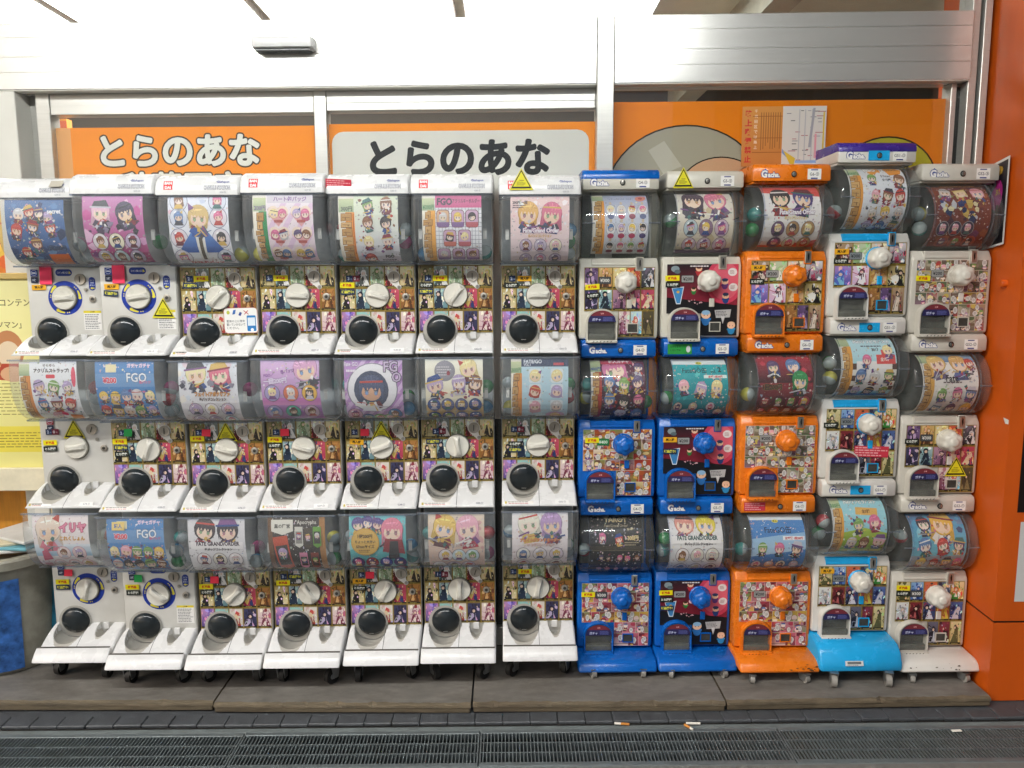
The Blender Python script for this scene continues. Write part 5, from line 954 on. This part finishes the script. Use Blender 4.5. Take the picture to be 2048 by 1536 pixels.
def base_mesh(prof, half, ins, m, top_half=None):
    b = MB(); b.loft_x(prof, [(-half, ins), (-half+.003, ins*.3), (-half+.009, 0), (half-.009, 0), (half-.003, ins*.3), (half, ins)]); return b.build('skirt', m, 40)
CSB = base_mesh([(-.1105, -.183), (-.114, -.180), (-.131, -.193), (-.150, -.214), (-.153, -.222), (-.149, -.225), (.17, -.225), (.17, -.2075), (-.1105, -.2075)], .1405, .004, TRAYW)
CSSEAM = MB().box(-.137, .137, -.1165, -.108, -.1805, -.1787).build('seam', mat('seam_grey', '#5a5752', .6), 0)
FOOT = [(.03, -.2165), (.0, -.2175), (-.035, -.220), (-.056, -.2255), (-.070, -.2365), (-.078, -.2530), (-.076, -.2585), (.17, -.2585), (.17, -.2165)]
TROL = [(.03, -.2165), (-.02, -.219), (-.05, -.228), (-.072, -.25), (-.086, -.285), (-.0875, -.306), (-.085, -.311), (.17, -.311), (.17, -.2165)]
for c in range(1, 13):
    cs = c <= 7; kz = G0+DZ[c-1]-2*(HC if cs else HG); cx = X0[c-1]-(0 if cs else .024); word = 'white' if cs else {8: 'blue', 9: 'blue', 10: 'scuffed orange', 11: 'glossy light blue', 12: 'scuffed white'}[c]
    e = link('wheeled_base', None, None, (cx, DY[c-1], PLAT), None, f'{word} {"trolley base" if c == 11 else "wheeled base"} under the capsule machine stack {STACK[c-1]}', 'wheeled base', 'bases under the machine stacks')
    me = CSB if cs else base_mesh(TROL if c == 11 else FOOT, .156 if c == 11 else .152, .012, {8: BLUE, 9: BLUE, 10: ORANGE, 11: LBLUE, 12: WHITE}[c])
    sk = link('skirt', me, e, (0, 0, kz-PLAT)); k = 'black' if cs else 'grey' if c == 11 else 'small'
    if cs: link('seam', CSSEAM, sk, (0, 0, 0))
    for x in (-.098, .098):
        for y in (-.055, .13): caster(e, k, x*(1 if c != 11 else 1.05), y if c != 11 else y-.025, RN.choice((0, 150, 25, -40, 170)) if cs else RN.choice((0, 20, -15)))
    if c in (10, 12):
        sc = Print(1, c*7); gg = sc.rng
        for _ in range(16 if c == 10 else 9):
            a_, b_ = (gg.uniform(.03, .14), gg.uniform(0, .026)) if c == 10 else (gg.uniform(-.14, .1), gg.uniform(.004, .03)); e_ = gg.uniform(.001, .006)
            sc.poly([(a_+e_*gg.uniform(.5, 2)*math.cos(t), b_+e_*gg.uniform(.2, .7)*math.sin(t)) for t in (.3, 1.4, 2.6, 3.9, 5.2)], gg.choice(['#5a3a20', '#3c2a1c', '#7a4a24'] if c == 10 else ['#6a6258', '#4a443c']))
        link('scuff', sc.build('scuff', STICK, flat(0)), sk, (0, -.0805, -.2545), (rad(-22), 0, 0)); sk['label'] = 'scuffed skirt with chipped paint'
    if c == 11: link('number_sticker', (lambda p: (p.rect(-.034, -.009, .034, .009, '#d9dcdc'), p.rect(-.026, -.003, .026, .006, '#6a7074'), p.lines(-.026, -.008, .026, -.004, 1, '#4a5054'), p.build('number_sticker', STICK, flat(0)))[-1])(Print(1, 4)), sk, (-.03, -.0885, -.279), (rad(-20), 0, 0))

# ------------------------------------------------------------------ ground: street, kerb bricks, drain, boarded platform
ASPH = mat('street_paving', '#6b6a66', .85, var=.2, scale=30, bump=.5, bscale=300)
BRICK = mat('dark_kerb_brick', '#474a4e', .55, var=.22, scale=24, bump=.3, bscale=160, dirt='#3a3833', dirt_amt=.4)
STEEL = mat('galvanised_steel', '#676f71', .42, metal=.25, var=.2, scale=22, dirt='#4c4a45', dirt_amt=.5)
CONC = mat('gutter_concrete', '#6a7272', .7, var=.18, scale=20, bump=.3, dirt='#3c3a36', dirt_amt=.5)
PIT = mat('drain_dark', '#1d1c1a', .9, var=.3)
WOODT = mat('worn_painted_plywood', '#74706a', .62, var=.3, scale=16, bump=.35, bscale=90, dirt='#453c30', dirt_amt=.9, stretch=(.6, 1.3, 1))
WOODE = mat('raw_wood_edge', '#625745', .75, var=.45, scale=26, bump=.5, bscale=90, dirt='#3c2c1c', dirt_amt=.6, stretch=(.3, 1, 2.5))
b = MB(); b.box(-40, 40, -40, -.562, -.3, 0); link('street', b.build('street', ASPH, 0), kind='structure')
pv = link('pavement', MB().box(-8, 8, -.238, 1.2, -.3, -.004).build('pavement', BRICK, 0), kind='structure')
bk = MB().rbox(-.0485, .0485, -.032, .032, -.012, 0, .003, 1).build('brick', BRICK)
for i in range(44): link('brick', bk, pv, (-2.05+i*.0985, -.268+RN.uniform(-.0015, .0015), RN.uniform(-.0015, .001)), (rad(RN.uniform(-.5, .5)), rad(RN.uniform(-.4, .4)), rad(RN.uniform(-.4, .4))))
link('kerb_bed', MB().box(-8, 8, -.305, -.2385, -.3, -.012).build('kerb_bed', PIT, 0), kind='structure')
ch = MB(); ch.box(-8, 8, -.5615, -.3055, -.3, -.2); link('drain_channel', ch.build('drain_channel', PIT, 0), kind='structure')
link('gutter_edge', MB().rbox(-8, 8, -.3345, -.3055, -.2, -.011, .004, 1).build('gutter_edge', CONC), kind='structure')
link('gutter_lip', MB().rbox(-8, 8, -.5612, -.543, -.2, -.004, .004, 1).build('gutter_lip', CONC), kind='structure')
def grate(x0, x1, name, label, clog=False):
    e = link('drain_grate', None, None, ((x0+x1)/2, -.4385, -.012), (0, 0, rad(RN.uniform(-.25, .25))), label, 'drain grate', 'drain grates along the kerb'); L = (x1-x0)/2-.002; D = .102
    fr = MB(); fr.rbox(-L, L, -D, -D+.021, -.022, .004, .0015, 1); fr.rbox(-L, L, D-.019, D, -.022, .004, .0015, 1); fr.box(-L, -L+.005, -D+.021, D-.019, -.022, .0035); fr.box(L-.005, L, -D+.021, D-.019, -.022, .0035); link('frame', fr.build('frame', STEEL, 30), e)
    for y in (-.028, .028): link('rail', MB().box(-L+.005, L-.005, y-.0022, y+.0022, -.02, .0032).build('rail', STEEL, 0), e)
    bb = MB(); n = int(2*L/.0122)
    for i in range(1, n): x = -L+2*L*i/n; bb.box(x-.0018, x+.0018, -D+.0205, D-.0185, -.018, .0026)
    link('bars', bb.build('bars', STEEL, 0), e, kind='stuff')
    if clog: link('silt', MB().box(-L+.005, L-.005, -D+.02, D-.019, -.016, -.003).build('silt', mat('drain_silt', '#35342f', .95, var=.4, scale=40), 0), e, kind='stuff')
grate(-1.74, -.733, 'g', 'steel drain grate under the white dialled machines, at the bin end'); grate(-.733, .087, 'g', 'steel drain grate in front of the white card-fronted machines'); grate(.087, 1.126, 'g', 'steel drain grate in front of the blue machines, cigarette ends above it'); grate(1.126, 2.2, 'g', 'silted-up drain grate in front of the orange pillar', True); grate(-2.75, -1.74, 'g', 'steel drain grate cut by the frame beyond the bin')
def board(x0, x1, yf0, yf1, label, skew):
    e = link('platform_board', None, None, ((x0+x1)/2, -.1, 0), None, label, 'platform board', 'boards of the low platform'); h = (x1-x0)/2-.0035; n = 60; g = random.Random(int(x0*1000)); v = []; f = []
    for i in range(n+1):
        t = i/n; x = -h+2*h*t; yf = yf0+(yf1-yf0)*t+.1; ch_ = g.uniform(0, .006)+(.008*g.random() if g.random() < .15 else 0); sk = skew*(1-0)
        v += [(x, .42, PLAT), (x, yf+.012+ch_, PLAT), (x, yf+.003+ch_*.5, PLAT-.0045-ch_*.2), (x, yf+.002, PLAT-.0135), (x, .42, PLAT-.0135)]
    mi = []
    for i in range(n):
        for j in range(4): a = i*5+j; f.append((a, a+5, a+6, a+1)); mi.append(0 if j == 0 else 1)
    f += [tuple(range(5)), tuple(range(n*5, n*5+5))[::-1]]; mi += [1, 1]
    me = bpy.data.meshes.new('top_sheet'); me.from_pydata(v, [], f); me.materials.append(WOODT); me.materials.append(WOODE); me.polygons.foreach_set('material_index', mi); me.update(); bm = bmesh.new(); bm.from_mesh(me); bmesh.ops.recalc_face_normals(bm, faces=bm.faces); bm.to_mesh(me); bm.free(); link('top_sheet', me, e)
    T = Matrix.Rotation(math.atan2(yf1-yf0, 2*h), 4, 'Z'); link('riser', MB().rbox(-h+.002, h-.002, .004, .04, .001, PLAT-.0145, .003, 1).build('riser', WOODE), e, (0, (yf0+yf1)/2+.1, 0), (0, 0, math.atan2(yf1-yf0, 2*h))); return e
board(-2.3, -.888, -.19, -.214, 'worn grey platform board under the leftmost three stacks and bin', 0); board(-.888, .054, -.226, -.2476, 'worn platform board with chipped edge under stacks G37 to G50', 0); board(.054, .977, -.242, -.25, 'grey platform board under the blue-based stacks', 0); board(.977, 1.956, -.245, -.232, 'brownish platform board ending at the orange pillar', 0)
BUT = mat('cigarette_paper', '#e6e2d8', .8, var=.1); FIL = mat('cigarette_filter', '#c8843a', .8, var=.2)
def butt(x, y, a, l, fl, label):
    e = link('cigarette_end', None, None, (x, y, -.0035), (0, 0, rad(a)), label, 'cigarette end', 'cigarette ends by the drain'); link('paper', MB().cyl_x(0, l, 0, 0, .0042, 10).build('paper', BUT, 40), e)
    if fl: link('filter', MB().cyl_x(l, l+fl, 0, 0, .0044, 10).build('filter', FIL, 40), e)
butt(.562, -.3085, -8, .022, .03, 'cigarette end with orange filter lying alone above the middle grate'); butt(.815, -.3125, -3, .05, 0, 'white bent cigarette without visible filter beside the grate'); butt(.83, -.352, 125, .012, .026, 'orange-filtered cigarette end dropped on the grate edge')
link('paper_scrap', MB().rbox(-.017, .017, -.006, .006, 0, .003, .001, 1).build('paper_scrap', BUT), None, (1.745, -.37, -.0075), (0, 0, rad(4)), 'small white paper scrap on the silted grate', 'paper scrap')

# ------------------------------------------------------------------ shop front (its wall is turned two degrees from the machine row)
WR = rad(-2.0); WL = (0, .22, 0)
def wl(name, me, kind='structure', parent=None, off=(0, 0, 0), **k):
    return link(name, me, parent, (WL[0]+off[0], WL[1]+off[1], WL[2]+off[2]) if not parent else off, (0, 0, WR) if not parent else None, kind=kind if not parent else None, **k)
def T(name, label, cat, group=None): return wl(name, None, None, label=label, cat=cat, group=group)
PIER = mat('pale_pier_panel', '#dcdad2', .4, metal=.1, var=.04, scale=6)
hd = T('window_header', 'wide brushed metal header band above the shop windows', 'header')
wl('panel', MB().rbox(-2.1, .5325, -.065, .06, 2.281, 2.523, .003, 1).build('panel', ALUH), parent=hd); wl('panel', MB().rbox(.5965, 1.905, -.065, .06, 2.281, 2.523, .003, 1).build('panel', ALUH), parent=hd)
for z in (2.345, 2.40, 2.47): wl('groove', MB().box(-1.80, 1.90, -.0662, -.064, z, z+.0016).build('groove', mat('header_groove', '#b4b3ae', .4, metal=.6), 0), parent=hd)
for z in (2.283,): wl('soffit', MB().box(-1.76, 1.90, -.062, -.0145, z-.005, z-.0025).build('soffit', PIER, 0), parent=hd)
tr = T('transom_window', 'high transom glass above the metal header showing the shop ceiling', 'window')
wl('pane', MB().box(-1.80, 1.905, .0, .006, 2.5235, 3.05).build('pane', GLASS, 0), parent=tr); wl('frame', MB().box(-1.81, 1.98, -.03, .05, 3.05, 3.12).build('frame', ALU, 0), parent=tr)
def stile(name, x0, x1, y0, y1, z0, z1, par): wl(name, MB().rbox(x0, x1, y0, y1, z0, z1, .002, 1).build(name, ALU), parent=par)
wf = T('window_frame', 'aluminium window frame with two mullions behind the capsule machines', 'window frame')
stile('mullion', -.548, -.4995, -.012, .05, .12, 2.2805, wf); stile('mullion', .5335, .5955, -.072, .05, .12, 3.05, wf); stile('jamb', -1.632, -1.5785, -.014, .05, .12, 2.2805, wf); stile('top_rail', -1.578, -.5485, -.008, .05, 2.2, 2.2805, wf); stile('top_rail', -.499, .533, -.008, .05, 2.205, 2.2805, wf)
stile('jamb', 1.862, 1.882, -.02, .05, .12, 2.2805, wf); stile('jamb', 1.9055, 1.935, -.05, .05, .0, 3.05, wf); stile('jamb', 1.945, 1.972, -.06, .05, .0, 3.05, wf); wl('seal', MB().box(1.8825, 1.9445, .0, .045, .1, 2.2685).build('seal', DARK, 0), parent=wf); stile('bottom_rail', -1.578, 1.86, -.01, .05, .04, .12, wf); stile('top_rail', -.499, .533, -.0095, .0, 2.232, 2.236, wf)
for (a, z1), lb in zip((((-1.578, -.5485), 2.2), ((-.499, .5332), 2.205), ((.5958, 1.862), 2.2685)), ('window pane in front of the orange sign with white outlined letters', 'window pane in front of the white sign with black letters', 'window pane in front of the plain dome picture, notice taped on')):
    wl('window_pane', MB().box(a[0], a[1], .0, .005, .121, z1).build('window_pane', GLASS, 0), None, label=lb, cat='window pane')
wl('light_block_panel', MB().box(-1.577, 1.86, .012, .03, .121, .999).build('light_block_panel', mat('light_block_dark', '#2e2d2a', .5, var=.2, scale=6), 0), parent=wf)  # added dark sheet, keeps the bright shop interior out of the machine gaps
def sign(name, x0, x1, z0, z1, fn, label, y=.016):
    e = T(name, label, 'sign')
    p = Print(1, 20); p.clip = (x0, z0, x1, z1); fn(p); wl('printed_film', p.build('printed_film', FILM, flat(y)), parent=e)
def s1(p):
    p.rect(-1.6, .9, -.54, 2.1555, '#ee8a1e'); p.rect(-1.6, 1.2, -1.52, 2.1555, '#f2b070')
    p.text('とらのあな', -1.09, 2.066, .125, '#f6f4ee', .66, .042, outline='#3a2f28', ow=.045, multi=True); p.text('秋葉原店', -1.09, 1.925, .125, '#f6f4ee', .66, .042, outline='#3a2f28', ow=.045, multi=True)
def s2(p):
    p.rect(-.52, .9, .54, 2.16, '#ee8a1e'); p.rrect(-.489, .95, .511, 2.131, .045, '#e9e9e6'); p.text('とらのあな', .009, 2.03, .14, '#2c2c2e', .72, .045, multi=True)
def s3(p):
    p.rect(.58, .9, 1.88, 2.2305, '#ec8318'); p.disc(.885, 1.86, .315, .285, '#2a2418', 48); p.disc(.885, 1.86, .309, .279, '#b9b09e', 48); p.poly([(.74, 2.05), (.80, 2.085), (.87, 1.99), (.80, 1.96)], '#cfc8ba'); p.disc(1.02, 1.90, .16, .125, '#2a2418', 40); p.disc(1.02, 1.90, .155, .12, '#e3b08c', 40)
    p.disc(1.655, 1.93, .19, .165, '#2a2418', 40); p.disc(1.655, 1.93, .184, .159, '#c9bd3c', 40)
sign('shop_sign', -1.578, -.548, 1.0, 2.1555, s1, 'orange shop sign with white outlined letters behind the window'); sign('shop_sign', -.499, .5335, 1.0, 2.16, s2, 'white shop sign with big black letters on orange'); sign('window_poster', .5955, 1.862, 1.0, 2.2305, s3, 'orange window poster with a plain beige dome shape')
def notice(p):
    p.rect(0, 0, .155, .222, '#c07a3c', '#d09048'); p.rect(.153, 0, .317, .222, '#d4d0ca')
    for i, ch_ in enumerate('路上喫煙禁止'): p.text(ch_, .024, .196-i*.0335, .0255, '#c4282c', .028, .03)
    for i, ch_ in enumerate('千代田区では路上'): p.text(ch_, .052, .205-i*.019, .012, '#ecdcc8', .014, .01)
    p.lines(.068, .06, .148, .2, 9, '#8a5a30', True, .3); p.free(); z = p.z
    for y in (.052, .105, .185): p.z = z; p.rect(.04, y, .153, y+.002, '#8a4a1c')
    g = p.rng
    for _ in range(26): p.z = z; a, c_ = g.uniform(.165, .29), g.uniform(.02, .205); p.rect(a, c_, a+g.uniform(.008, .03), c_+.003, g.choice(['#5a5a60', '#8a8a90', '#b07078', '#9a98a0']))
    for x in (.214, .236, .262): p.z = z+1; p.rect(x, .02, x+.004, .21, '#b4b4b8')
    p.z = z+2; p.poly([(.252, .07), (.262, .07), (.275, .215), (.266, .215)], '#a0a0a8'); p.z = z+3; p.poly([(.154, .05), (.198, .01), (.198, .022), (.154, .066)], '#7a94c4'); p.z = z+3; p.rect(.205, .012, .31, .022, '#8aa8d8'); p.z = z+4; p.poly([(.158, .06), (.205, .03), (.2, 0), (.19, 0)], '#d8b840'); p.z = z+4; p.rect(.305, 0, .311, .2, '#d8b840'); p.z = z+5; p.rect(.275, .03, .283, .12, '#dc9aa4')
p = Print(1, 31); notice(p); wl('smoking_notice', p.build('smoking_notice', SIGN, flat(-.004, 1.0915, 1.983)), None, label='taped notice with red characters and a street map on the window', cat='notice')
sn = T('door_sensor', 'small white door sensor with dark underside on the header', 'sensor')
wl('housing', MB().loft_x([(-.066, 2.405), (-.10, 2.405), (-.118, 2.412), (-.122, 2.425), (-.118, 2.448), (-.066, 2.452)], [(-.742, .006), (-.736, 0), (-.522, 0), (-.516, .006)]).build('housing', TRAYW), parent=sn); wl('lens_strip', MB().box(-.73, -.528, -.112, -.07, 2.4005, 2.4045).build('lens_strip', mat('sensor_grey', '#4c5052', .3), 0), parent=sn)
# left pier of the shop front, plaster pale
pr = T('entrance_pier', 'pale panelled pier left of the window with a recessed side', 'pier')
wl('front_face', MB().rbox(-1.776, -1.681, -.062, .08, 0, 2.2785, .003, 1).build('front_face', PIER), parent=pr); wl('side_panel', MB().box(-1.6805, -1.6325, .03, .08, 0, 2.28).build('side_panel', ALU, 0), parent=pr)
# inside of the shop seen through the glass
link('shop_ceiling', MB().box(-6, 4, .36, 5, 2.86, 2.9).build('shop_ceiling', mat('ceiling_tile', '#d6dacd', .8, var=.05), 0), kind='structure')
link('shop_back_wall', MB().box(-6, 4, 2.6, 2.7, 0, 2.86).build('shop_back_wall', mat('shop_interior_dark', '#5c5a54', .8, var=.2, scale=3), 0), kind='structure')
link('shop_floor', MB().box(-6, 4, .36, 2.6, -.2, 0.02).build('shop_floor', mat('shop_floor', '#b4b2a8', .5), 0), kind='structure')
link('ceiling_beam', MB().box(1.30, 1.42, .36, 2.6, 2.70, 2.86).build('ceiling_beam', mat('beam_grey', '#b0b0a4', .7), 0), None, label='grey ceiling beam inside the shop seen through the transom', cat='beam')
LAMP = emit_mat('ceiling_diffuser', (1, .98, .93), 8)
for i, x in enumerate((-1.45, -.5, .45, -2.4)):
    e = link('ceiling_light', None, None, (x, .9, 2.855), None, f'lit ceiling light panel inside the shop, {("nearest the pier", "above the orange sign", "above the white sign", "beyond the pier")[i]}', 'ceiling light', 'shop ceiling lights'); link('tray', MB().box(-.455, .455, -.5, .8, -.03, .0).build('tray', TRAYW, 0), e)
    link('diffuser', MB().box(-.445, .445, -.48, .78, -.034, -.0305).build('diffuser', LAMP, 0), e)
link('shop_facade', MB().box(-6, 6, .30, 5.5, 3.12, 11).build('shop_facade', mat('facade_render', '#a5a29a', .8, var=.1, scale=2), 0), None, label='upper facade of the shop building above the transom', cat='facade')
# ------------------------------------------------------------------ orange pillar on the right
ORP = mat('orange_painted_metal', '#cb570f', .42, var=.12, scale=5, bump=.08, bscale=30, dirt='#8a3c10', dirt_amt=.5, stretch=(1, 1, .35))
op = link('orange_pillar', None, None, (1.98, 0, 0), None, 'tall orange painted pillar with a dark seam beside the last stack', 'pillar')
def pbox(name, z0, z1, g): 
    v = []; A = [(-.0167-g, -.19-g), (.62, -.19-g), (.62, .5), (.03-g, .5)]
    for z in (z0, z1): v += [(x, y, z) for x, y in A]
    link(name, mesh(name, v, [(0, 1, 2, 3), (4, 5, 6, 7), (0, 1, 5, 4), (1, 2, 6, 5), (2, 3, 7, 6), (3, 0, 4, 7)], ORP, 0), op)
pbox('lower_cladding', .0, .302, 0); pbox('upper_cladding', .3105, 4.0, 0)
v = []
for z in (.302, .3105): v += [(x, y, z) for x, y in ((-.012, -.185), (.61, -.185), (.61, .49), (.034, .49))]
link('seam', mesh('seam', v, [(0, 1, 5, 4), (1, 2, 6, 5), (2, 3, 7, 6), (3, 0, 4, 7)], DARK, 0), op)
link('door_knob', MB().loft([[(x, .0+r*math.cos(t), r*math.sin(t)) for t in [2*math.pi*k/20 for k in range(20)]] for x, r in ((.012, .02), (-.004, .02), (-.004, .014), (-.02, .014), (-.024, .011))]).build('door_knob', ORP, 40), op, (-.006, -.1, 1.535))
link('white_sticker', MB().add([(-.0005, 0, 0), (-.0005, -.03, -.004), (-.0005, -.03, -.02), (-.0005, -.012, -.02)], [(0, 1, 2, 3)]).build('white_sticker', mat('sticker_white', '#dcdcd8', .5), 0), op, (-.0165, -.155, 1.06))
sg = Print(1, 40); sg.rect(0, 0, .14, .3, '#d2d2d0'); link('wall_plate', sg.build('wall_plate', SIGN, flat(0)), op, (.052, -.1915, .385)); sg = Print(1, 41); sg.rect(0, 0, .2, .62, '#1c1413'); sg.disc(.06, .3, .03, .2, '#6a1c18', 12); sg.disc(.1, .45, .03, .1, '#7a2a1c', 12); link('dark_poster', sg.build('dark_poster', SIGN, flat(0)), op, (.036, -.1915, .72))
sg = Print(1, 42); sg.rect(0, 0, .13, .33, '#e6e4e2'); sg.rect(.006, .008, .122, .32, '#17161c', '#242028'); sg.disc(.075, .2, .03, .06, '#b02f86', 12); sg.disc(.07, .29, .03, .02, '#caa03c', 10); sg.poly([(.03, .2), (.07, .24), (.065, .27)], '#b4c4d0'); sg.text('31', .08, .21, .022, '#e0b43c', .02, .05); sg.rect(.075, .05, .09, .16, '#5a5a4c')
def hp(x, y, o, i): Y = .10-x*1.45; return (1.9633+.0316/.36*(Y+.19)-.004-.010*(x/.13)-o, Y, 1.655+y*.93+.02*(x/.13))
link('hanging_poster', sg.build('hanging_poster', SIGN, ([-1, 1], hp)), None, (0, 0, 0), None, 'dark poster with white border hanging on the pillar behind the last stack', 'poster')
# ------------------------------------------------------------------ bin, board and wall beyond the first stack
BIN = mat('bin_cream_plastic', '#a09c8e', .5, var=.2, scale=12, dirt='#5a5446', dirt_amt=.8)
bn = link('litter_bin', None, None, (-1.85, .16, PLAT), None, 'cream plastic bin with blue panels beside the first stack', 'litter bin')
link('barrel', MB().lathe_z([(0, .175), (.01, .183), (.05, .185), (.44, .21), (.445, .214)], 0, 0, 48).build('barrel', BIN, 40), bn); link('rim', MB().lathe_z([(.43, .212), (.432, .228), (.462, .23), (.47, .224), (.472, .20)], 0, 0, 48, cap=False).build('rim', BIN, 40), bn)
for a in (-65, -75): link('rib', MB().rbox(-.007, .007, -.006, .004, .385, .43, .002, 1).build('rib', BIN), bn, (.2085*math.cos(rad(a)), .2085*math.sin(rad(a)), 0), (0, 0, rad(a+90)))
BLP = mat('blue_marbled_panel', '#3a6cb4', .45, var=.65, scale=26, dirt='#0e2c5c', dirt_amt=1.0)
P_ = []
for k in range(13):
    a = rad(-112+k*5.6); P_.append((a,))
b = MB(); b.loft([[((.192+.0000+z_*.057)*math.cos(a[0]), (.192+z_*.057)*math.sin(a[0]), z_) for z_ in (.02, .13, .25, .39)] for a in P_], False, False); link('blue_panel', b.build('blue_panel', BLP, 60), bn)
lid = MB()
PAP = [mat('magazine_white', '#cfd0cc', .35, var=.1), mat('magazine_teal', '#6aa6b4', .35, var=.2), mat('magazine_cream', '#c9c0a4', .4, var=.15)]
for i, lb in enumerate(('pale magazine lying lowest on the bin', 'teal magazine lying on the bin pile', 'cream folded paper on the bin pile', 'white leaflet on top of the bin pile')):
    link('magazine', MB().rbox(-.13, .13, -.1, .1, 0, .012, .003, 1).build('magazine', PAP[(0, 1, 2, 0)[i]]), None, (-1.80+.02*i-.01, .14+.015*i, PLAT+.473+.0135*i), (rad(.6*i), rad(-.5), rad((12, -9, 24, -28)[i])), lb, 'magazine', 'papers piled on the bin')
link('teal_board', MB().rbox(-.06, .06, -.006, .006, 0, .56, .002, 1).build('teal_board', mat('teal_marbled_board', '#1f7088', .4, var=.45, scale=12, dirt='#123f66', dirt_amt=.8)), None, (-1.625, .13, PLAT), (rad(-3), 0, 0), 'teal marbled board standing between the bin and the first stack', 'board')
YEL = Print(1, 50, ky=1.035); YEL.rect(0, 0, .62, .715, '#f8ee96', '#faf2b0'); YEL.rect(0, .06, .62, .16, '#f6e45c')
for t_, x, z in (('コンテン', .47, .628), ('ツマン」', .44, .545)): YEL.text(t_, x, z, .025, '#5a4e30', None, .01)
YEL.lines(.36, .2, .6, .33, 10, '#a89a54', fill=.25); YEL.lines(.36, .075, .58, .14, 6, '#a08a3c', fill=.3); YEL.free(); YEL.disc(.43, .45, .06, .075, '#c98a5c', 24); YEL.disc(.43, .435, .045, .05, '#f0d8b8', 20); YEL.poly([(.36, .34), (.51, .33), (.47, .40), (.40, .40)], '#b84a34'); YEL.disc(.44, .36, .05, .03, '#e6b48c', 14)
yb = link('display_board', None, None, (-2.18, .155, 0), None, 'yellow poster in a pale wooden frame left of the machines', 'display board')
link('sheet', YEL.build('sheet', SIGN, flat(-.001, 0, .828, )), yb); WF = mat('pale_wood_frame', '#d8b870', .5, var=.15, scale=20, stretch=(.4, 1, 3))
link('backing', MB().box(-.02, .64, .001, .012, .8, 1.59).build('backing', WF, 0), yb); link('frame_rail', MB().rbox(-.02, .64, .0-.012, .0, 1.568, 1.592, .003, 1).build('frame_rail', WF), yb); link('frame_rail', MB().rbox(-.02, .64, -.014, .0, .735, .828, .003, 1).build('frame_rail', mat('cream_ledge', '#e6dcc0', .5)), yb)
for x in (.02, .54): link('leg', MB().rbox(x, x+.03, .0, .03, PLAT, .735, .003, 1).build('leg', mat('cream_leg', '#dcc89c', .5)), yb)
WW = mat('orange_wood_panel', '#d8922c', .5, var=.25, scale=14, stretch=(2.5, 1, .3))
link('cabinet', MB().rbox(-2.5, -1.70, .30, .5, 0, .95, .004, 1).build('cabinet', WW), None, label='orange wooden cabinet behind the yellow poster', cat='cabinet')
WP = Print(1, 60); WP.rect(-3.2, 0, -1.70, 2.24, '#f0c03c', '#e06a3c'); g = random.Random(3); z = WP.z
for _ in range(60): WP.z = z+g.randrange(8); WP.disc(g.uniform(-3.2, -1.72), g.uniform(1.5, 2.15), g.uniform(.03, .1), g.uniform(.03, .08), g.choice(['#e8502c', '#f0b83c', '#e8743c', '#f2d05c']), 12)
wp = T('printed_wall', 'orange and yellow printed wall behind the pale pier', 'wall'); wl('panel', MB().box(-3.2, -1.70, .3, .34, 0, 2.25).build('panel', mat('wall_orange', '#e89a3c', .6), 0), parent=wp); wl('printed_face', WP.build('printed_face', SIGN, flat(.298)), parent=wp)
# ------------------------------------------------------------------ lit tube fittings on a bracket rail before the shop front (mirrored as pale streaks in the machine windows and in the header)
RAILM = mat('lamp_rail_grey', '#8c8c88', .5, metal=.3)
lr = link('lamp_rail', None, None, (-.6, -2.0, 3.2), None, 'grey bracket rail before the shop front carrying tube lights', 'lamp rail'); link('rail', MB().box(-2.3, 2.4, -.03, .03, 0, .05).build('rail', RAILM, 0), lr)
for x in (-2.2, 0, 2.3): link('bracket', MB().box(x-.02, x+.02, .03, 2.3, .01, .04).build('bracket', RAILM, 0), lr)
TUBE = emit_mat('rail_tube', (.97, .985, .95), 82)
link('sky_blocker', MB().box(-6, 6, -1.7, .29, 3.38, 3.5).build('sky_blocker', mat('sky_blocker_grey', '#b9b7ae', .6, var=.06), 0), None, label='unseen flat slab added above the shop front to block skylight', cat='sky_blocker')  # unseen slab, added to keep steep skylight off the trays and caps
for i, x in enumerate((-2.15, -.85, .45)):
    e = link('tube_light', None, None, (x, -2.0, 3.198), None, f'lit twin tube fitting on the bracket rail, {("at the pier end", "in the middle", "nearest the pillar")[i]}', 'tube light', 'tube lights on the rail'); link('housing', MB().box(-.62, .62, -.09, .09, -.045, 0).build('housing', TRAYW, 0), e)
    for y in (-.05, .05): link('tube', MB().cyl_x(-.59, .59, y, -.064, .016, 8).build('tube', TUBE, 50), e)
# ------------------------------------------------------------------ across the street (seen only as reflections)
FB = mat('far_facade', '#77756f', .7, var=.15, scale=1.2)
ob = link('opposite_building', None, None, (9.5, -13, 0), None, 'grey building across the street mirrored in the metal header', 'building')
link('wall', MB().box(-6, 9, -6, 0, 0, 17).build('wall', FB, 0), ob)
wm = MB().box(-.7, .7, -.02, .03, -.8, .8).build('window', mat('far_window', '#22282c', .1), 0)
for i in range(6):
    for j in range(5): link('window', wm, ob, (-4.8+i*2.4, .01, 2.4+j*3))
bpy.data.objects.remove(_to)
